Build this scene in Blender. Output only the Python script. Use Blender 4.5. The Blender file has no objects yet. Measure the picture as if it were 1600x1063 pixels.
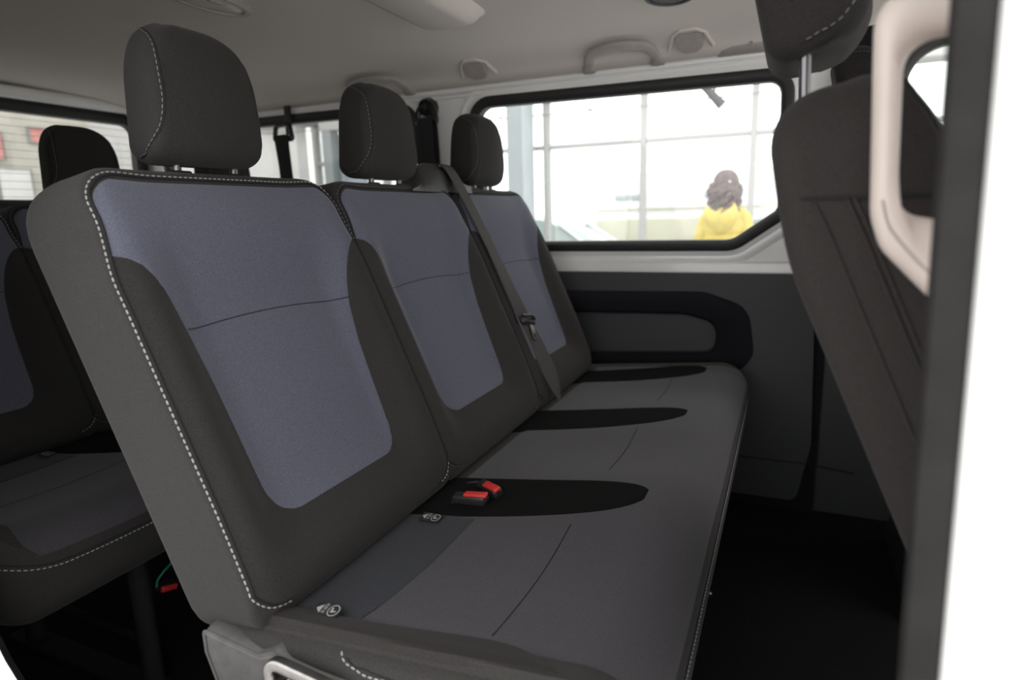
import bpy, bmesh, math, random
from mathutils import Vector, Matrix
from mathutils.bvhtree import BVHTree
random.seed(7)
C = bpy.context.scene.collection
sc = bpy.context.scene
V = Vector
pi = math.pi

# ------------------------------------------------------------------ camera
cam_d = bpy.data.cameras.new('camera')
cam_d.sensor_width = 36.0
cam_d.lens = 968.6 * 36 / 1600
cam_d.clip_start = 0.02
cam_d.dof.use_dof = True
cam_d.dof.focus_distance = 0.95
cam_d.dof.aperture_fstop = 3.4
cam = bpy.data.objects.new('camera', cam_d)
C.objects.link(cam)
fw = V((-0.399, 0.895, -0.198)).normalized()
rt = V((0.915, 0.402, -0.027)); rt = (rt - fw * rt.dot(fw)).normalized()
up = rt.cross(fw)
M = Matrix((rt, up, -fw)).transposed().to_4x4()
M.translation = V((0.718, -0.459, 0.923))
cam.matrix_world = M
sc.camera = cam

# ------------------------------------------------------------------ sky, light, exposure
sc.view_settings.view_transform = 'Standard'
sc.view_settings.look = 'None'
sc.view_settings.exposure = 0.0
sc.view_settings.gamma = 1.0
sc.view_settings.use_curve_mapping = False
w = bpy.data.worlds.new('overcast_sky'); sc.world = w
w.use_nodes = True
bg = w.node_tree.nodes['Background']
bg.inputs['Color'].default_value = (1.0, 0.985, 0.975, 1)
bg.inputs['Strength'].default_value = 3.0
sc.cycles.max_bounces = 8
sc.cycles.diffuse_bounces = 5
sc.cycles.sample_clamp_indirect = 6.0

def portal(name, loc, rot, sx, sy):
    l = bpy.data.lights.new(name, 'AREA'); l.shape = 'RECTANGLE'; l.size = sx; l.size_y = sy
    l.cycles.is_portal = True
    o = bpy.data.objects.new(name, l); C.objects.link(o); o.location = loc; o.rotation_euler = rot
# area lights emit along local -Z; portals face the cabin
portal('portal_door', (0.32, -0.115, 0.80), (pi/2, 0, 0), 1.0, 1.0)
portal('portal_window_front', (0.22, 1.56, 1.05), (-pi/2, 0, 0), 1.0, 0.55)
portal('portal_window_rear_side', (-1.1, 1.56, 1.05), (-pi/2, 0, 0), 1.3, 0.6)
portal('portal_window_cab', (1.38, 1.56, 1.05), (-pi/2, 0, 0), 0.9, 0.6)
portal('portal_window_back', (-1.9, 0.68, 1.17), (0, -pi/2, 0), 0.4, 1.5)
portal('portal_cab_right', (1.38, -0.16, 1.05), (pi/2, 0, 0), 0.9, 0.6)
portal('portal_windscreen', (1.75, 0.67, 0.9), (0, pi/2, 0), 1.0, 1.6)

# ------------------------------------------------------------------ materials
MATS = {}
def mat(name, col, rough=0.6, metal=0.0, spec=0.5, noise=0.0, nscale=40.0, bump=0.0, bscale=300.0, sheen=0.0, coat=0.0, col2=None, bdist=0.002):
    if name in MATS: return MATS[name]
    m = bpy.data.materials.new(name); m.use_nodes = True
    nt = m.node_tree; b = nt.nodes['Principled BSDF']
    b.inputs['Roughness'].default_value = rough; b.inputs['Metallic'].default_value = metal
    b.inputs['Specular IOR Level'].default_value = spec
    b.inputs['Sheen Weight'].default_value = sheen; b.inputs['Sheen Roughness'].default_value = 0.4
    b.inputs['Coat Weight'].default_value = coat
    b.inputs['Base Color'].default_value = (*col, 1)
    tc = nt.nodes.new('ShaderNodeTexCoord')
    if noise or col2:
        n = nt.nodes.new('ShaderNodeTexNoise'); n.inputs['Scale'].default_value = nscale; n.inputs['Detail'].default_value = 3
        nt.links.new(tc.outputs['Object'], n.inputs['Vector'])
        r = nt.nodes.new('ShaderNodeValToRGB')
        r.color_ramp.elements[0].position = 0.3; r.color_ramp.elements[1].position = 0.7
        c2 = col2 or tuple(c * (1 + noise) for c in col)
        c1 = col if col2 else tuple(c * (1 - noise) for c in col)
        r.color_ramp.elements[0].color = (*c1, 1); r.color_ramp.elements[1].color = (*c2, 1)
        nt.links.new(n.outputs['Fac'], r.inputs['Fac']); nt.links.new(r.outputs['Color'], b.inputs['Base Color'])
    if bump:
        n = nt.nodes.new('ShaderNodeTexNoise'); n.inputs['Scale'].default_value = bscale; n.inputs['Detail'].default_value = 2
        nt.links.new(tc.outputs['Object'], n.inputs['Vector'])
        bp = nt.nodes.new('ShaderNodeBump'); bp.inputs['Strength'].default_value = bump; bp.inputs['Distance'].default_value = bdist
        nt.links.new(n.outputs['Fac'], bp.inputs['Height']); nt.links.new(bp.outputs['Normal'], b.inputs['Normal'])
    MATS[name] = m; return m

F_DARK = mat('charcoal_upholstery', (0.0281, 0.0270, 0.0258), 0.9, spec=0.15, noise=0.35, nscale=900, bump=0.35, bscale=700, sheen=0.06)
F_BLACK = mat('black_upholstery', (0.0060, 0.0058, 0.0056), 0.95, spec=0.06, noise=0.35, nscale=900, bump=0.3, bscale=700, sheen=0.0)
F_SEATB = mat('brown_black_seat_cloth', (0.0240, 0.0216, 0.0208), 0.9, spec=0.15, noise=0.3, nscale=900, bump=0.3, bscale=700, sheen=0.05)
F_BLUE = mat('heathered_blue_fabric', (0.066, 0.070, 0.097), 0.95, spec=0.15, nscale=700, bump=0.3, bscale=800, sheen=0.2, col2=(0.120, 0.125, 0.160))
F_GREY = mat('heathered_grey_fabric', (0.0328, 0.0312, 0.0352), 0.95, spec=0.15, nscale=800, bump=0.3, bscale=800, sheen=0.15, col2=(0.0592, 0.0560, 0.0616))
F_SLATE = mat('dark_slate_fabric', (0.0208, 0.0224, 0.0272), 0.95, spec=0.15, nscale=800, bump=0.3, bscale=800, sheen=0.1, col2=(0.0352, 0.0368, 0.0432))
THREAD = mat('pale_grey_thread', (0.2720, 0.2720, 0.2800), 0.7)
THREAD_D = mat('dim_grey_thread', (0.1600, 0.1600, 0.1680), 0.7)
THREAD_X = mat('charcoal_thread', (0.07, 0.07, 0.072), 0.7)
PIPE = mat('black_piping_cord', (0.014, 0.014, 0.015), 0.8, spec=0.2)
P_BLACK = mat('black_plastic', (0.014, 0.014, 0.015), 0.45, bump=0.1, bscale=600)
P_GLOSS = mat('glossy_black_plastic', (0.012, 0.012, 0.013), 0.22)
P_TRIM = mat('grained_charcoal_trim', (0.0400, 0.0424, 0.0456), 0.55, spec=0.4, noise=0.12, nscale=500, bump=0.25, bscale=900)
P_TRIMD = mat('black_trim_fleece', (0.010, 0.010, 0.013), 0.9, spec=0.15, bump=0.2)
P_GREY = mat('grey_bracket_plastic', (0.0480, 0.0472, 0.0464), 0.5, noise=0.2, nscale=60, bump=0.15)
RUBBER = mat('black_rubber', (0.016, 0.016, 0.016), 0.55, bump=0.15, bscale=400)
RUBBER_B = mat('charcoal_door_rubber', (0.0136, 0.0132, 0.0128), 0.75, spec=0.25, noise=0.2, nscale=30, bump=0.15, bscale=400)
PAINT = mat('white_car_paint', (0.83, 0.83, 0.815), 0.28, spec=0.5, coat=0.4, noise=0.02, nscale=10)
HEAD = mat('warm_grey_headliner', (0.6336, 0.5940, 0.5544), 0.95, spec=0.1, noise=0.06, nscale=700, bump=0.25, bscale=500)
HANDLE = mat('greige_handle_plastic', (0.3570, 0.3272, 0.3060), 0.5, noise=0.05, nscale=60, bump=0.1)
BEIGE = mat('beige_pillar_plastic', (0.4960, 0.4320, 0.3920), 0.5, noise=0.03, nscale=40, bump=0.08, bscale=500)
CARPET = mat('black_carpet', (0.008, 0.008, 0.009), 1.0, spec=0.05, noise=0.5, nscale=400, bump=0.6, bscale=500)
DSTEEL = mat('dark_chromed_steel', (0.14, 0.14, 0.145), 0.25, metal=1.0)
CHROME = mat('polished_steel', (0.55, 0.55, 0.56), 0.18, metal=1.0)
STEEL = mat('brushed_steel', (0.30, 0.29, 0.28), 0.32, metal=1.0, noise=0.15, nscale=90)
MATTE = mat('matte_black_steel', (0.010, 0.010, 0.010), 0.85, spec=0.15)
BLACKSTEEL = mat('black_enamel_steel', (0.02, 0.02, 0.022), 0.3, spec=0.6)
RED = mat('red_release_button', (0.4960, 0.0280, 0.0240), 0.4)
GREEN = mat('green_wire_sleeve', (0.03, 0.25, 0.16), 0.5)
BELT = mat('grey_belt_webbing', (0.0480, 0.0464, 0.0432), 0.8, spec=0.3, noise=0.2, nscale=300, bump=0.3, bscale=900)
BELT_D = mat('black_belt_webbing', (0.022, 0.022, 0.023), 0.8, spec=0.3, noise=0.2, nscale=300, bump=0.3, bscale=900)
TAGW = mat('white_tag_print', (0.2880, 0.2880, 0.2880), 0.7)
TAGB = mat('black_tag_cloth', (0.006, 0.006, 0.006), 0.8)

def glass(name, tint=(1, 1, 1), refl=0.06):
    m = bpy.data.materials.new(name); m.use_nodes = True
    nt = m.node_tree; nt.nodes.clear()
    out = nt.nodes.new('ShaderNodeOutputMaterial'); mx = nt.nodes.new('ShaderNodeMixShader')
    t = nt.nodes.new('ShaderNodeBsdfTransparent'); t.inputs['Color'].default_value = (*tint, 1)
    g = nt.nodes.new('ShaderNodeBsdfGlossy'); g.inputs['Roughness'].default_value = 0.02
    mx.inputs[0].default_value = refl
    nt.links.new(t.outputs[0], mx.inputs[1]); nt.links.new(g.outputs[0], mx.inputs[2]); nt.links.new(mx.outputs[0], out.inputs[0])
    return m
TINT = glass('tinted_rear_glass', (0.48, 0.49, 0.48), 0.05)
GLASS = glass('clear_window_glass', (0.95, 0.97, 0.96), 0.05)

# ------------------------------------------------------------------ helpers
def link(name, verts, faces, m, parent=None, smooth=True, autosmooth=None):
    me = bpy.data.meshes.new(name)
    me.from_pydata([tuple(v) for v in verts], [], faces)
    bm = bmesh.new(); bm.from_mesh(me)
    bmesh.ops.remove_doubles(bm, verts=bm.verts, dist=1e-6)
    bmesh.ops.recalc_face_normals(bm, faces=bm.faces)
    if smooth:
        for f in bm.faces: f.smooth = True
        ang = math.radians(autosmooth or 38)
        for e in bm.edges:
            if len(e.link_faces) == 2 and e.calc_face_angle(0) > ang: e.smooth = False
    bm.to_mesh(me); bm.free()
    me.materials.append(m)
    o = bpy.data.objects.new(name, me); C.objects.link(o)
    if parent:
        o.parent = parent
        if parent.type == 'EMPTY': o.location = -V(parent.location)
    return o
class MB:
    def __init__(s): s.v = []; s.f = []
    def add(s, v, f):
        k = len(s.v); s.v += [V(p) for p in v]; s.f += [tuple(i + k for i in q) for q in f]; return s
    def build(s, name, m, parent=None, smooth=True, autosmooth=None): return link(name, s.v, s.f, m, parent, smooth, autosmooth)
def loft(rings, closed=True, caps=True, cyc=False):
    v = [p for r in rings for p in r]; n = len(rings[0]); f = []
    R_ = len(rings)
    for i in range(R_ if cyc else R_ - 1):
        j2 = (i + 1) % R_
        for k in range(n if closed else n - 1):
            k2 = (k + 1) % n
            f.append((i * n + k, i * n + k2, j2 * n + k2, j2 * n + k))
    if caps and closed and not cyc:
        f.append(tuple(range(n - 1, -1, -1))); f.append(tuple((R_ - 1) * n + k for k in range(n)))
    return v, f
def catmull(pts, n=8, closed=False):
    P = [V(p) for p in pts]; out = []; L = len(P)
    rng = range(L if closed else L - 1)
    for i in rng:
        if closed: a, b, c, d = P[i - 1], P[i], P[(i + 1) % L], P[(i + 2) % L]
        else: a, b, c, d = P[max(i - 1, 0)], P[i], P[i + 1], P[min(i + 2, L - 1)]
        for k in range(n):
            t = k / n
            out.append(0.5 * ((2 * b) + (c - a) * t + (2 * a - 5 * b + 4 * c - d) * t * t + (3 * b - a - 3 * c + d) * t ** 3))
    if not closed: out.append(P[-1])
    return out
def tube(path, r, n=8, cyc=False, prof=None, upv=None):
    """sweep a circle (or a profile of (side, up) offsets) along a path"""
    path = [V(p) for p in path]; rings = []; L = len(path)
    prev = None
    for i, p in enumerate(path):
        a = path[i - 1] if (i > 0 or cyc) else p
        b = path[(i + 1) % L] if (i < L - 1 or cyc) else p
        t = (b - a).normalized()
        if upv is not None: u = V(upv(i) if callable(upv) else upv)
        elif prev is None: u = V((0, 0, 1)) if abs(t.z) < 0.9 else V((1, 0, 0))
        else: u = prev
        u = (u - t * u.dot(t)).normalized(); prev = u
        s = t.cross(u)
        rr = r(i / (L - 1)) if callable(r) else r
        if prof: rings.append([p + s * x * rr + u * y * rr for x, y in prof])
        else: rings.append([p + (s * math.cos(q) + u * math.sin(q)) * rr for q in [2 * pi * k / n for k in range(n)]])
    return loft(rings, cyc=cyc)
def rrect(w_, h_, r, n=4):
    pts = []
    for cx, cy, a0 in ((w_ - r, h_ - r, 0), (-w_ + r, h_ - r, 90), (-w_ + r, -h_ + r, 180), (w_ - r, -h_ + r, 270)):
        for k in range(n + 1):
            a = math.radians(a0 + 90 * k / n); pts.append((cx + r * math.cos(a), cy + r * math.sin(a)))
    return pts
def roundpoly(pts, radii, n=8):
    out = []; L = len(pts)
    for i in range(L):
        p = V(pts[i]); a = (V(pts[i - 1]) - p); b = (V(pts[(i + 1) % L]) - p)
        r = radii[i] if isinstance(radii, (list, tuple)) else radii
        la, lb = a.length, b.length; a.normalize(); b.normalize()
        ang = a.angle(b); d = min(r / math.tan(ang / 2), la * 0.49, lb * 0.49)
        rr = d * math.tan(ang / 2)
        c = p + (a + b).normalized() * (rr / math.sin(ang / 2))
        s = p + a * d - c; e = p + b * d - c
        a0 = math.atan2(s.y, s.x); a1 = math.atan2(e.y, e.x)
        da = (a1 - a0 + pi) % (2 * pi) - pi
        for k in range(n + 1):
            q = a0 + da * k / n; out.append(c + V((math.cos(q), math.sin(q))) * rr)
    return out
def densify(loop, step):
    out = []; L = len(loop)
    for i in range(L):
        a, b = loop[i], loop[(i + 1) % L]; m = max(1, int((b - a).length / step))
        for k in range(m): out.append(a + (b - a) * (k / m))
    return out
def offset(loop, d):
    L = len(loop); out = []
    area = sum(loop[i].x * loop[(i + 1) % L].y - loop[(i + 1) % L].x * loop[i].y for i in range(L))
    sg = 1 if area > 0 else -1
    for i in range(L):
        t = (loop[(i + 1) % L] - loop[i - 1]).normalized()
        out.append(loop[i] + V((t.y, -t.x)) * sg * d)
    return out
def ringstrip(loop, prof, mp):
    """sweep (outset, height) profile around a closed 2D loop"""
    offs = {}
    rings = []
    cols = [[mp(p, h) for p in offset(loop, d)] for d, h in prof]
    for i in range(len(loop)): rings.append([c[i] for c in cols])
    v, f = loft(rings, closed=True, cyc=True); return v, f
def plate(outer, holes, mp, th=0.0):
    bm = bmesh.new(); es = []
    for lp in [outer] + holes:
        vs = [bm.verts.new((p.x, p.y, 0)) for p in lp]
        for i in range(len(vs)): es.append(bm.edges.new((vs[i - 1], vs[i])))
    bmesh.ops.triangle_fill(bm, use_beauty=True, use_dissolve=False, edges=es)
    bm.verts.index_update()
    pts = [V((v.co.x, v.co.y)) for v in bm.verts]; fs = [tuple(v.index for v in f.verts) for f in bm.faces]
    bm.free()
    v = [mp(p, 0) for p in pts]
    if th:
        n = len(pts); v += [mp(p, -th) for p in pts]
        fs2 = list(fs) + [tuple(i + n for i in reversed(f)) for f in fs]
        k = 0
        for lp in [outer] + holes:
            m = len(lp)
            for i in range(m): a, b = k + i, k + (i + 1) % m; fs2.append((a, b, b + n, a + n))
            k += m
        fs = fs2
    return v, fs
def boxv(c, s, mtx=None):
    x, y, z = (a / 2 for a in s); v = [V((i * x, j * y, k * z)) for i in (-1, 1) for j in (-1, 1) for k in (-1, 1)]
    if mtx: v = [mtx @ p for p in v]
    v = [p + V(c) for p in v]
    return v, [(0, 1, 3, 2), (4, 6, 7, 5), (0, 4, 5, 1), (2, 3, 7, 6), (0, 2, 6, 4), (1, 5, 7, 3)]
def rbox(c, s, r, mtx=None, n=3):
    """box with rounded edges all round"""
    x, y, z = (a / 2 for a in s); r = min(r, x, y, z) * 0.999
    rings = []
    for k in range(n + 1):
        a = pi / 2 * k / n; rings.append([(p[0], p[1], -z + r - r * math.cos(a)) for p in rrect(x - r + r * math.sin(a), y - r + r * math.sin(a), max(r * math.sin(a), 1e-4), n)])
    rings += [[(p[0], p[1], -p[2]) for p in rg] for rg in reversed(rings)]
    v, f = loft([[V(p) for p in rg] for rg in rings])
    if mtx: v = [mtx @ p for p in v]
    return [p + V(c) for p in v], f
def tag(o, label, cat=None, group=None, kind=None):
    if label: o['label'] = label
    if cat: o['category'] = cat
    if group: o['group'] = group
    if kind: o['kind'] = kind
    return o
def thing(name, loc, label, cat, group=None):
    o = bpy.data.objects.new(name, None); C.objects.link(o); o.location = loc; o.empty_display_size = 0.05
    return tag(o, label, cat, group)
def structure(o): o['kind'] = 'structure'; return o
def sm(a, b, x):
    t = min(1, max(0, (x - a) / (b - a))); return t * t * (3 - 2 * t)
def copy_tree(o, parent=None):
    c = o.copy(); C.objects.link(c)
    if parent: c.parent = parent
    for ch in list(o.children): copy_tree(ch, c)
    return c

class Frame:
    def __init__(s, O, A, B, N): s.O, s.A, s.B, s.N = V(O), V(A), V(B), V(N)
    def P(s, a, b, n): return s.O + s.A * a + s.B * b + s.N * n
def bvh_of(v, f):
    vol = 0.0                                # signed volume: turn the faces outward
    for q in f:
        for k in range(1, len(q) - 1): vol += V(v[q[0]]).dot(V(v[q[k]]).cross(V(v[q[k + 1]])))
    if vol < 0: f = [tuple(reversed(q)) for q in f]
    return BVHTree.FromPolygons([tuple(p) for p in v], f)
def drop(bv, fr, a, b, off, d=None):
    d = d or -fr.N
    p = fr.P(a, b, 0) - d * 0.6 if d == -fr.N else fr.P(a, b, 0)
    hit = bv.ray_cast(p, d)
    if hit[0] is None:
        q = bv.find_nearest(fr.P(a, b, 0)); return q[0] + (q[1] * off)
    return hit[0] - d * off
def near(bv, p, off):
    q = bv.find_nearest(p); return q[0] + q[1] * off
def drape(bv, fr, rows, na, off, name, m, parent, sink=0.004, edge=0.006):
    """rows of (b, a0, a1): an upholstery panel laid over a body, its edges sunk into a seam"""
    v = []; L = len(rows)
    bmin, bmax = rows[0][0], rows[-1][0]
    for b, a0, a1 in rows:
        for k in range(na):
            t = 0.5 - 0.5 * math.cos(pi * k / (na - 1)); t = 0.6 * t + 0.4 * k / (na - 1)
            a = a0 + (a1 - a0) * t
            e = min(a - a0, a1 - a, b - bmin, bmax - b)
            v.append(drop(bv, fr, a, b, off - (off + sink * 0.4) * math.exp(-max(0, e) / edge)))
    f = [(i * na + k, i * na + k + 1, (i + 1) * na + k + 1, (i + 1) * na + k) for i in range(L - 1) for k in range(na - 1)]
    return link(name, v, f, m, parent)
def pathlen(path): return sum((path[i + 1] - path[i]).length for i in range(len(path) - 1))
def resample(path, step):
    out = [path[0].copy()]; acc = 0
    for i in range(len(path) - 1):
        a, b = path[i], path[i + 1]; L = (b - a).length
        while acc + L >= step and L > 1e-9:
            t = (step - acc) / L; a = a + (b - a) * t; out.append(a.copy()); L = (b - a).length; acc = 0
        acc += L
    return out
def stitches(bv, path, name, m, parent, dash=0.0052, gap=0.0026, r=0.0010, lift=0.0012):
    pts = resample(path, dash + gap); mb = MB()
    for i in range(len(pts) - 1):
        a = pts[i]; b = a + (pts[i + 1] - a) * (dash / (dash + gap))
        q = bv.find_nearest(a); n = q[1]
        a2, b2 = near(bv, a, lift), near(bv, b, lift)
        t = (b2 - a2)
        if t.length < 1e-5: continue
        t.normalize(); s = t.cross(n).normalized()
        ring = lambda p, k: [p + s * r * k, p + n * r * k, p - s * r * k, p - n * r * k]
        v, f = loft([ring(a2, 0.5), ring((a2 * 3 + b2) / 4, 1), ring((a2 + 3 * b2) / 4, 1), ring(b2, 0.5)]); mb.add(v, f)
    o = mb.build(name, m, parent); o['kind'] = 'stuff'; return o

# ------------------------------------------------------------------ cabin shell (structure)
def mapL(p, h):                      # left side wall: (x, z) plus height towards the cabin
    return V((p.x, 1.50 - 0.10 * (p.y - 0.735) - h, p.y))
W1 = densify(roundpoly([(-0.258, 1.292), (0.705, 1.281), (0.716, 0.905), (0.575, 0.806), (-0.25, 0.806)], [0.075, 0.06, 0.05, 0.09, 0.07]), 0.03)
W2 = densify(roundpoly([(-1.72, 1.312), (-0.452, 1.300), (-0.445, 0.806), (-1.72, 0.806)], [0.07, 0.075, 0.07, 0.07]), 0.03)
W3 = densify(roundpoly([(0.935, 1.325), (1.62, 1.325), (1.80, 0.81), (0.955, 0.81)], [0.11, 0.07, 0.05, 0.06]), 0.03)
outer = [V(p) for p in ((-1.86, -0.02), (1.95, -0.02), (1.95, 1.37), (-1.86, 1.37))]
v, f = plate(outer, [W1, W2, W3], mapL, 0.03)
wall_left = structure(link('wall_left', v, f, PAINT, smooth=False))
for i, lp in enumerate((W1, W2, W3)):
    # pressed flange round the opening, black rubber seal, glass pane
    v, f = ringstrip(lp, [(0.048, -0.002), (0.044, 0.006), (0.036, 0.009), (0.030, 0.005), (0.020, 0.004), (0.012, 0.010), (0.003, 0.011), (0.0, -0.004), (0.02, -0.008)], mapL)
    fl = link('window_flange', v, f, PAINT, wall_left)
    win = structure(link('window_%d' % (i + 1), *ringstrip(lp, [(0.006, 0.004), (0.005, 0.016), (-0.004, 0.021), (-0.018, 0.020), (-0.027, 0.012), (-0.029, -0.006), (-0.024, -0.028), (0.004, -0.028)], mapL), RUBBER))
    g = offset(lp, -0.022)
    v, f = plate(g, [], lambda p, h: mapL(p, -0.018 + h))
    link('pane', v, f, TINT if i == 1 else GLASS, win, smooth=False)
# window sill pressing above the lower trim
mb = MB()
v, f = tube([(-1.84, 1.497, 0.752), (0.80, 1.497, 0.752)], 1, prof=[(-0.012, -0.02), (0.012, -0.02), (0.012, 0.012), (0.004, 0.018), (-0.004, 0.018), (-0.01, 0.012)], upv=(0, 0, 1)); mb.add(v, f)
link('window_sill', mb.v, mb.f, PAINT, wall_left)
# gutter rail with two beads under the headliner
mb = MB()
for z, r in ((1.325, 0.010), (1.308, 0.006)):
    mb.add(*tube([(-1.84, mapL(V((0, z)), 0).y - 0.002, z), (1.7, mapL(V((0, z)), 0).y - 0.002, z)], r, 10))
link('roof_rail_bead', mb.v, mb.f, PAINT, wall_left)

# headliner: a cross section swept along the van
prof = [(1.450, 1.331), (1.425, 1.334), (1.405, 1.345), (1.385, 1.365), (1.35, 1.382), (1.28, 1.397), (1.15, 1.408), (0.95, 1.416), (0.675, 1.420)]
prof = prof + [(1.35 - y, z) for y, z in reversed(prof[:-1])]
prof = [V((0, y, z)) for y, z in prof]
prof = catmull(prof, 5)
xs = [-1.84 + 0.08 * k for k in range(46)]
rings = [[V((x, p.y, p.z)) for p in prof] for x in xs]
v, f = loft(rings, closed=False, caps=False)
n0 = len(v); m_ = len(rings[0])
v2, f2 = loft([[V((x, p.y, p.z + 0.035)) for p in prof] for x in xs], closed=False, caps=False)
f = f + [tuple(i + n0 for i in q) for q in f2] + [(i * m_, (i + 1) * m_, n0 + (i + 1) * m_, n0 + i * m_) for i in range(len(xs) - 1)] + [(i * m_ + m_ - 1, (i + 1) * m_ + m_ - 1, n0 + (i + 1) * m_ + m_ - 1, n0 + i * m_ + m_ - 1) for i in range(len(xs) - 1)]
ceiling = structure(link('ceiling', v + v2, f, HEAD))
head_bv = bvh_of(v, loft(rings, closed=False, caps=False)[1])

# floor with carpet, rear wall, front bulkhead, right wall with the door opening
structure(link('floor', *rbox((0.0, 0.68, -0.02), (3.7, 1.64, 0.08), 0.01), CARPET))
mapR = lambda p, h: V((-1.85 + h + 0.06 * (p.y - 1.0), p.x, p.y))
R1 = densify(roundpoly([(0.72, 1.343), (1.412, 1.343), (1.412, 1.012), (0.72, 1.012)], 0.06), 0.03)
R2 = densify(roundpoly([(-0.06, 1.343), (0.63, 1.343), (0.63, 1.012), (-0.06, 1.012)], 0.06), 0.03)
v, f = plate([V(p) for p in ((-0.13, 0.02), (1.50, 0.02), (1.50, 1.45), (-0.13, 1.45))], [R1, R2], mapR, 0.03)
wall_rear = structure(link('wall_rear', v, f, P_TRIM, smooth=False))
link('header_rail', *tube([(-1.80, -0.08, 1.392), (-1.80, 1.44, 1.392)], 1, prof=rrect(0.035, 0.022, 0.02, 5), upv=(0.1, 0, 1)), PAINT, wall_rear)
for i, lp in enumerate((R1, R2)):
    win = structure(link('window_%d' % (i + 4), *ringstrip(lp, [(0.022, 0.0), (0.020, 0.014), (0.0, 0.018), (-0.012, 0.012), (-0.014, -0.02), (0.01, -0.025)], mapR), RUBBER))
    v, f = plate(offset(lp, -0.008), [], lambda p, h: mapR(p, -0.012 + h)); link('pane', v, f, TINT, win, smooth=False)
    y0, y1 = min(p.x for p in lp) + 0.02, max(p.x for p in lp) - 0.015
    for k in range(11):
        z = 1.035 + k * 0.0275
        p0, p1 = mapR(V((y0, z)), -0.010), mapR(V((y1, z)), -0.010)
        link('heating_wire', *tube([p0, p1], 0.0006, 4), P_BLACK, win)

# right wall: painted plate with the open sliding door's aperture, rounded corners
mapRW = lambda p, h: V((p.x, -0.115 + h, p.y))
DO = densify(roundpoly([(-0.172, 1.29), (0.900, 1.29), (0.900, 0.31), (-0.172, 0.31)], [0.12, 0.06, 0.12, 0.2]), 0.04)
RW2 = densify(roundpoly([(1.02, 1.31), (1.62, 1.31), (1.80, 0.81), (1.02, 0.81)], 0.06), 0.05)
v, f = plate([V(p) for p in ((-1.86, -0.10), (1.95, -0.10), (1.95, 1.37), (-1.86, 1.37))], [DO, RW2], mapRW, 0.03)
wall_right = structure(link('wall_right', v, f, PAINT, smooth=False))
# door seal all round the aperture
v, f = ringstrip(DO, [(0.010, -0.008), (-0.002, -0.002), (-0.004, 0.014), (0.004, 0.022), (0.012, 0.016), (0.014, -0.008)], mapRW)
seal_rear = link('door_seal', v, f, RUBBER_B, wall_right)
link('door_flange', *ringstrip(DO, [(0.004, -0.016), (-0.014, -0.010), (-0.022, -0.002), (-0.022, 0.006), (0.004, 0.004)], mapRW), PAINT, wall_right)
for i, lp in enumerate((RW2,)):
    win = structure(link('window_%d' % (i + 7), *ringstrip(lp, [(0.006, -0.016), (0.006, 0.016), (-0.020, 0.016), (-0.026, 0.008), (-0.026, -0.040), (0.006, -0.040)], mapRW), RUBBER))
    v, f = plate(offset(lp, -0.02), [], lambda p, h: mapRW(p, -0.02 + h)); link('pane', v, f, GLASS, win, smooth=False)
# B-pillar: broad rubber seal strip and the stepped painted jamb in front of it
zz = [0.30, 0.5, 0.7, 0.9, 1.1, 1.30]
bow = lambda z: 0.024 * (1.0 - z)
def vstrip(prof):
    return loft([[V((x + bow(z), y, z)) for x, y in prof] for z in zz], closed=True)
link('pillar_seal', *vstrip([(0.7815, -0.085), (0.7800, -0.094), (0.7815, -0.101), (0.787, -0.104), (0.794, -0.103), (0.7985, -0.098), (0.799, -0.085), (0.792, -0.078)]), RUBBER_B, wall_right)
link('pillar_jamb', *vstrip([(0.797, -0.090), (0.7985, -0.099), (0.802, -0.1055), (0.809, -0.1105), (0.8125, -0.1125), (0.815, -0.118), (0.8195, -0.121), (0.826, -0.122), (0.832, -0.124), (0.90, -0.128), (0.99, -0.135), (1.0, -0.09), (0.81, -0.085)]), PAINT, wall_right)
bz = 0.668

st = thing('door_stop_bumper', (0.828, -0.123, 0.646), 'black rubber door stop bumper on the white door jamb', 'bumper')
link('pad', *rbox((0.829, -0.1285, 0.638), (0.020, 0.012, 0.022), 0.005), RUBBER, st)
link('bolt_plate', *rbox((0.832, -0.1235, 0.638), (0.032, 0.003, 0.034), 0.0012), P_BLACK, st)

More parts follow.
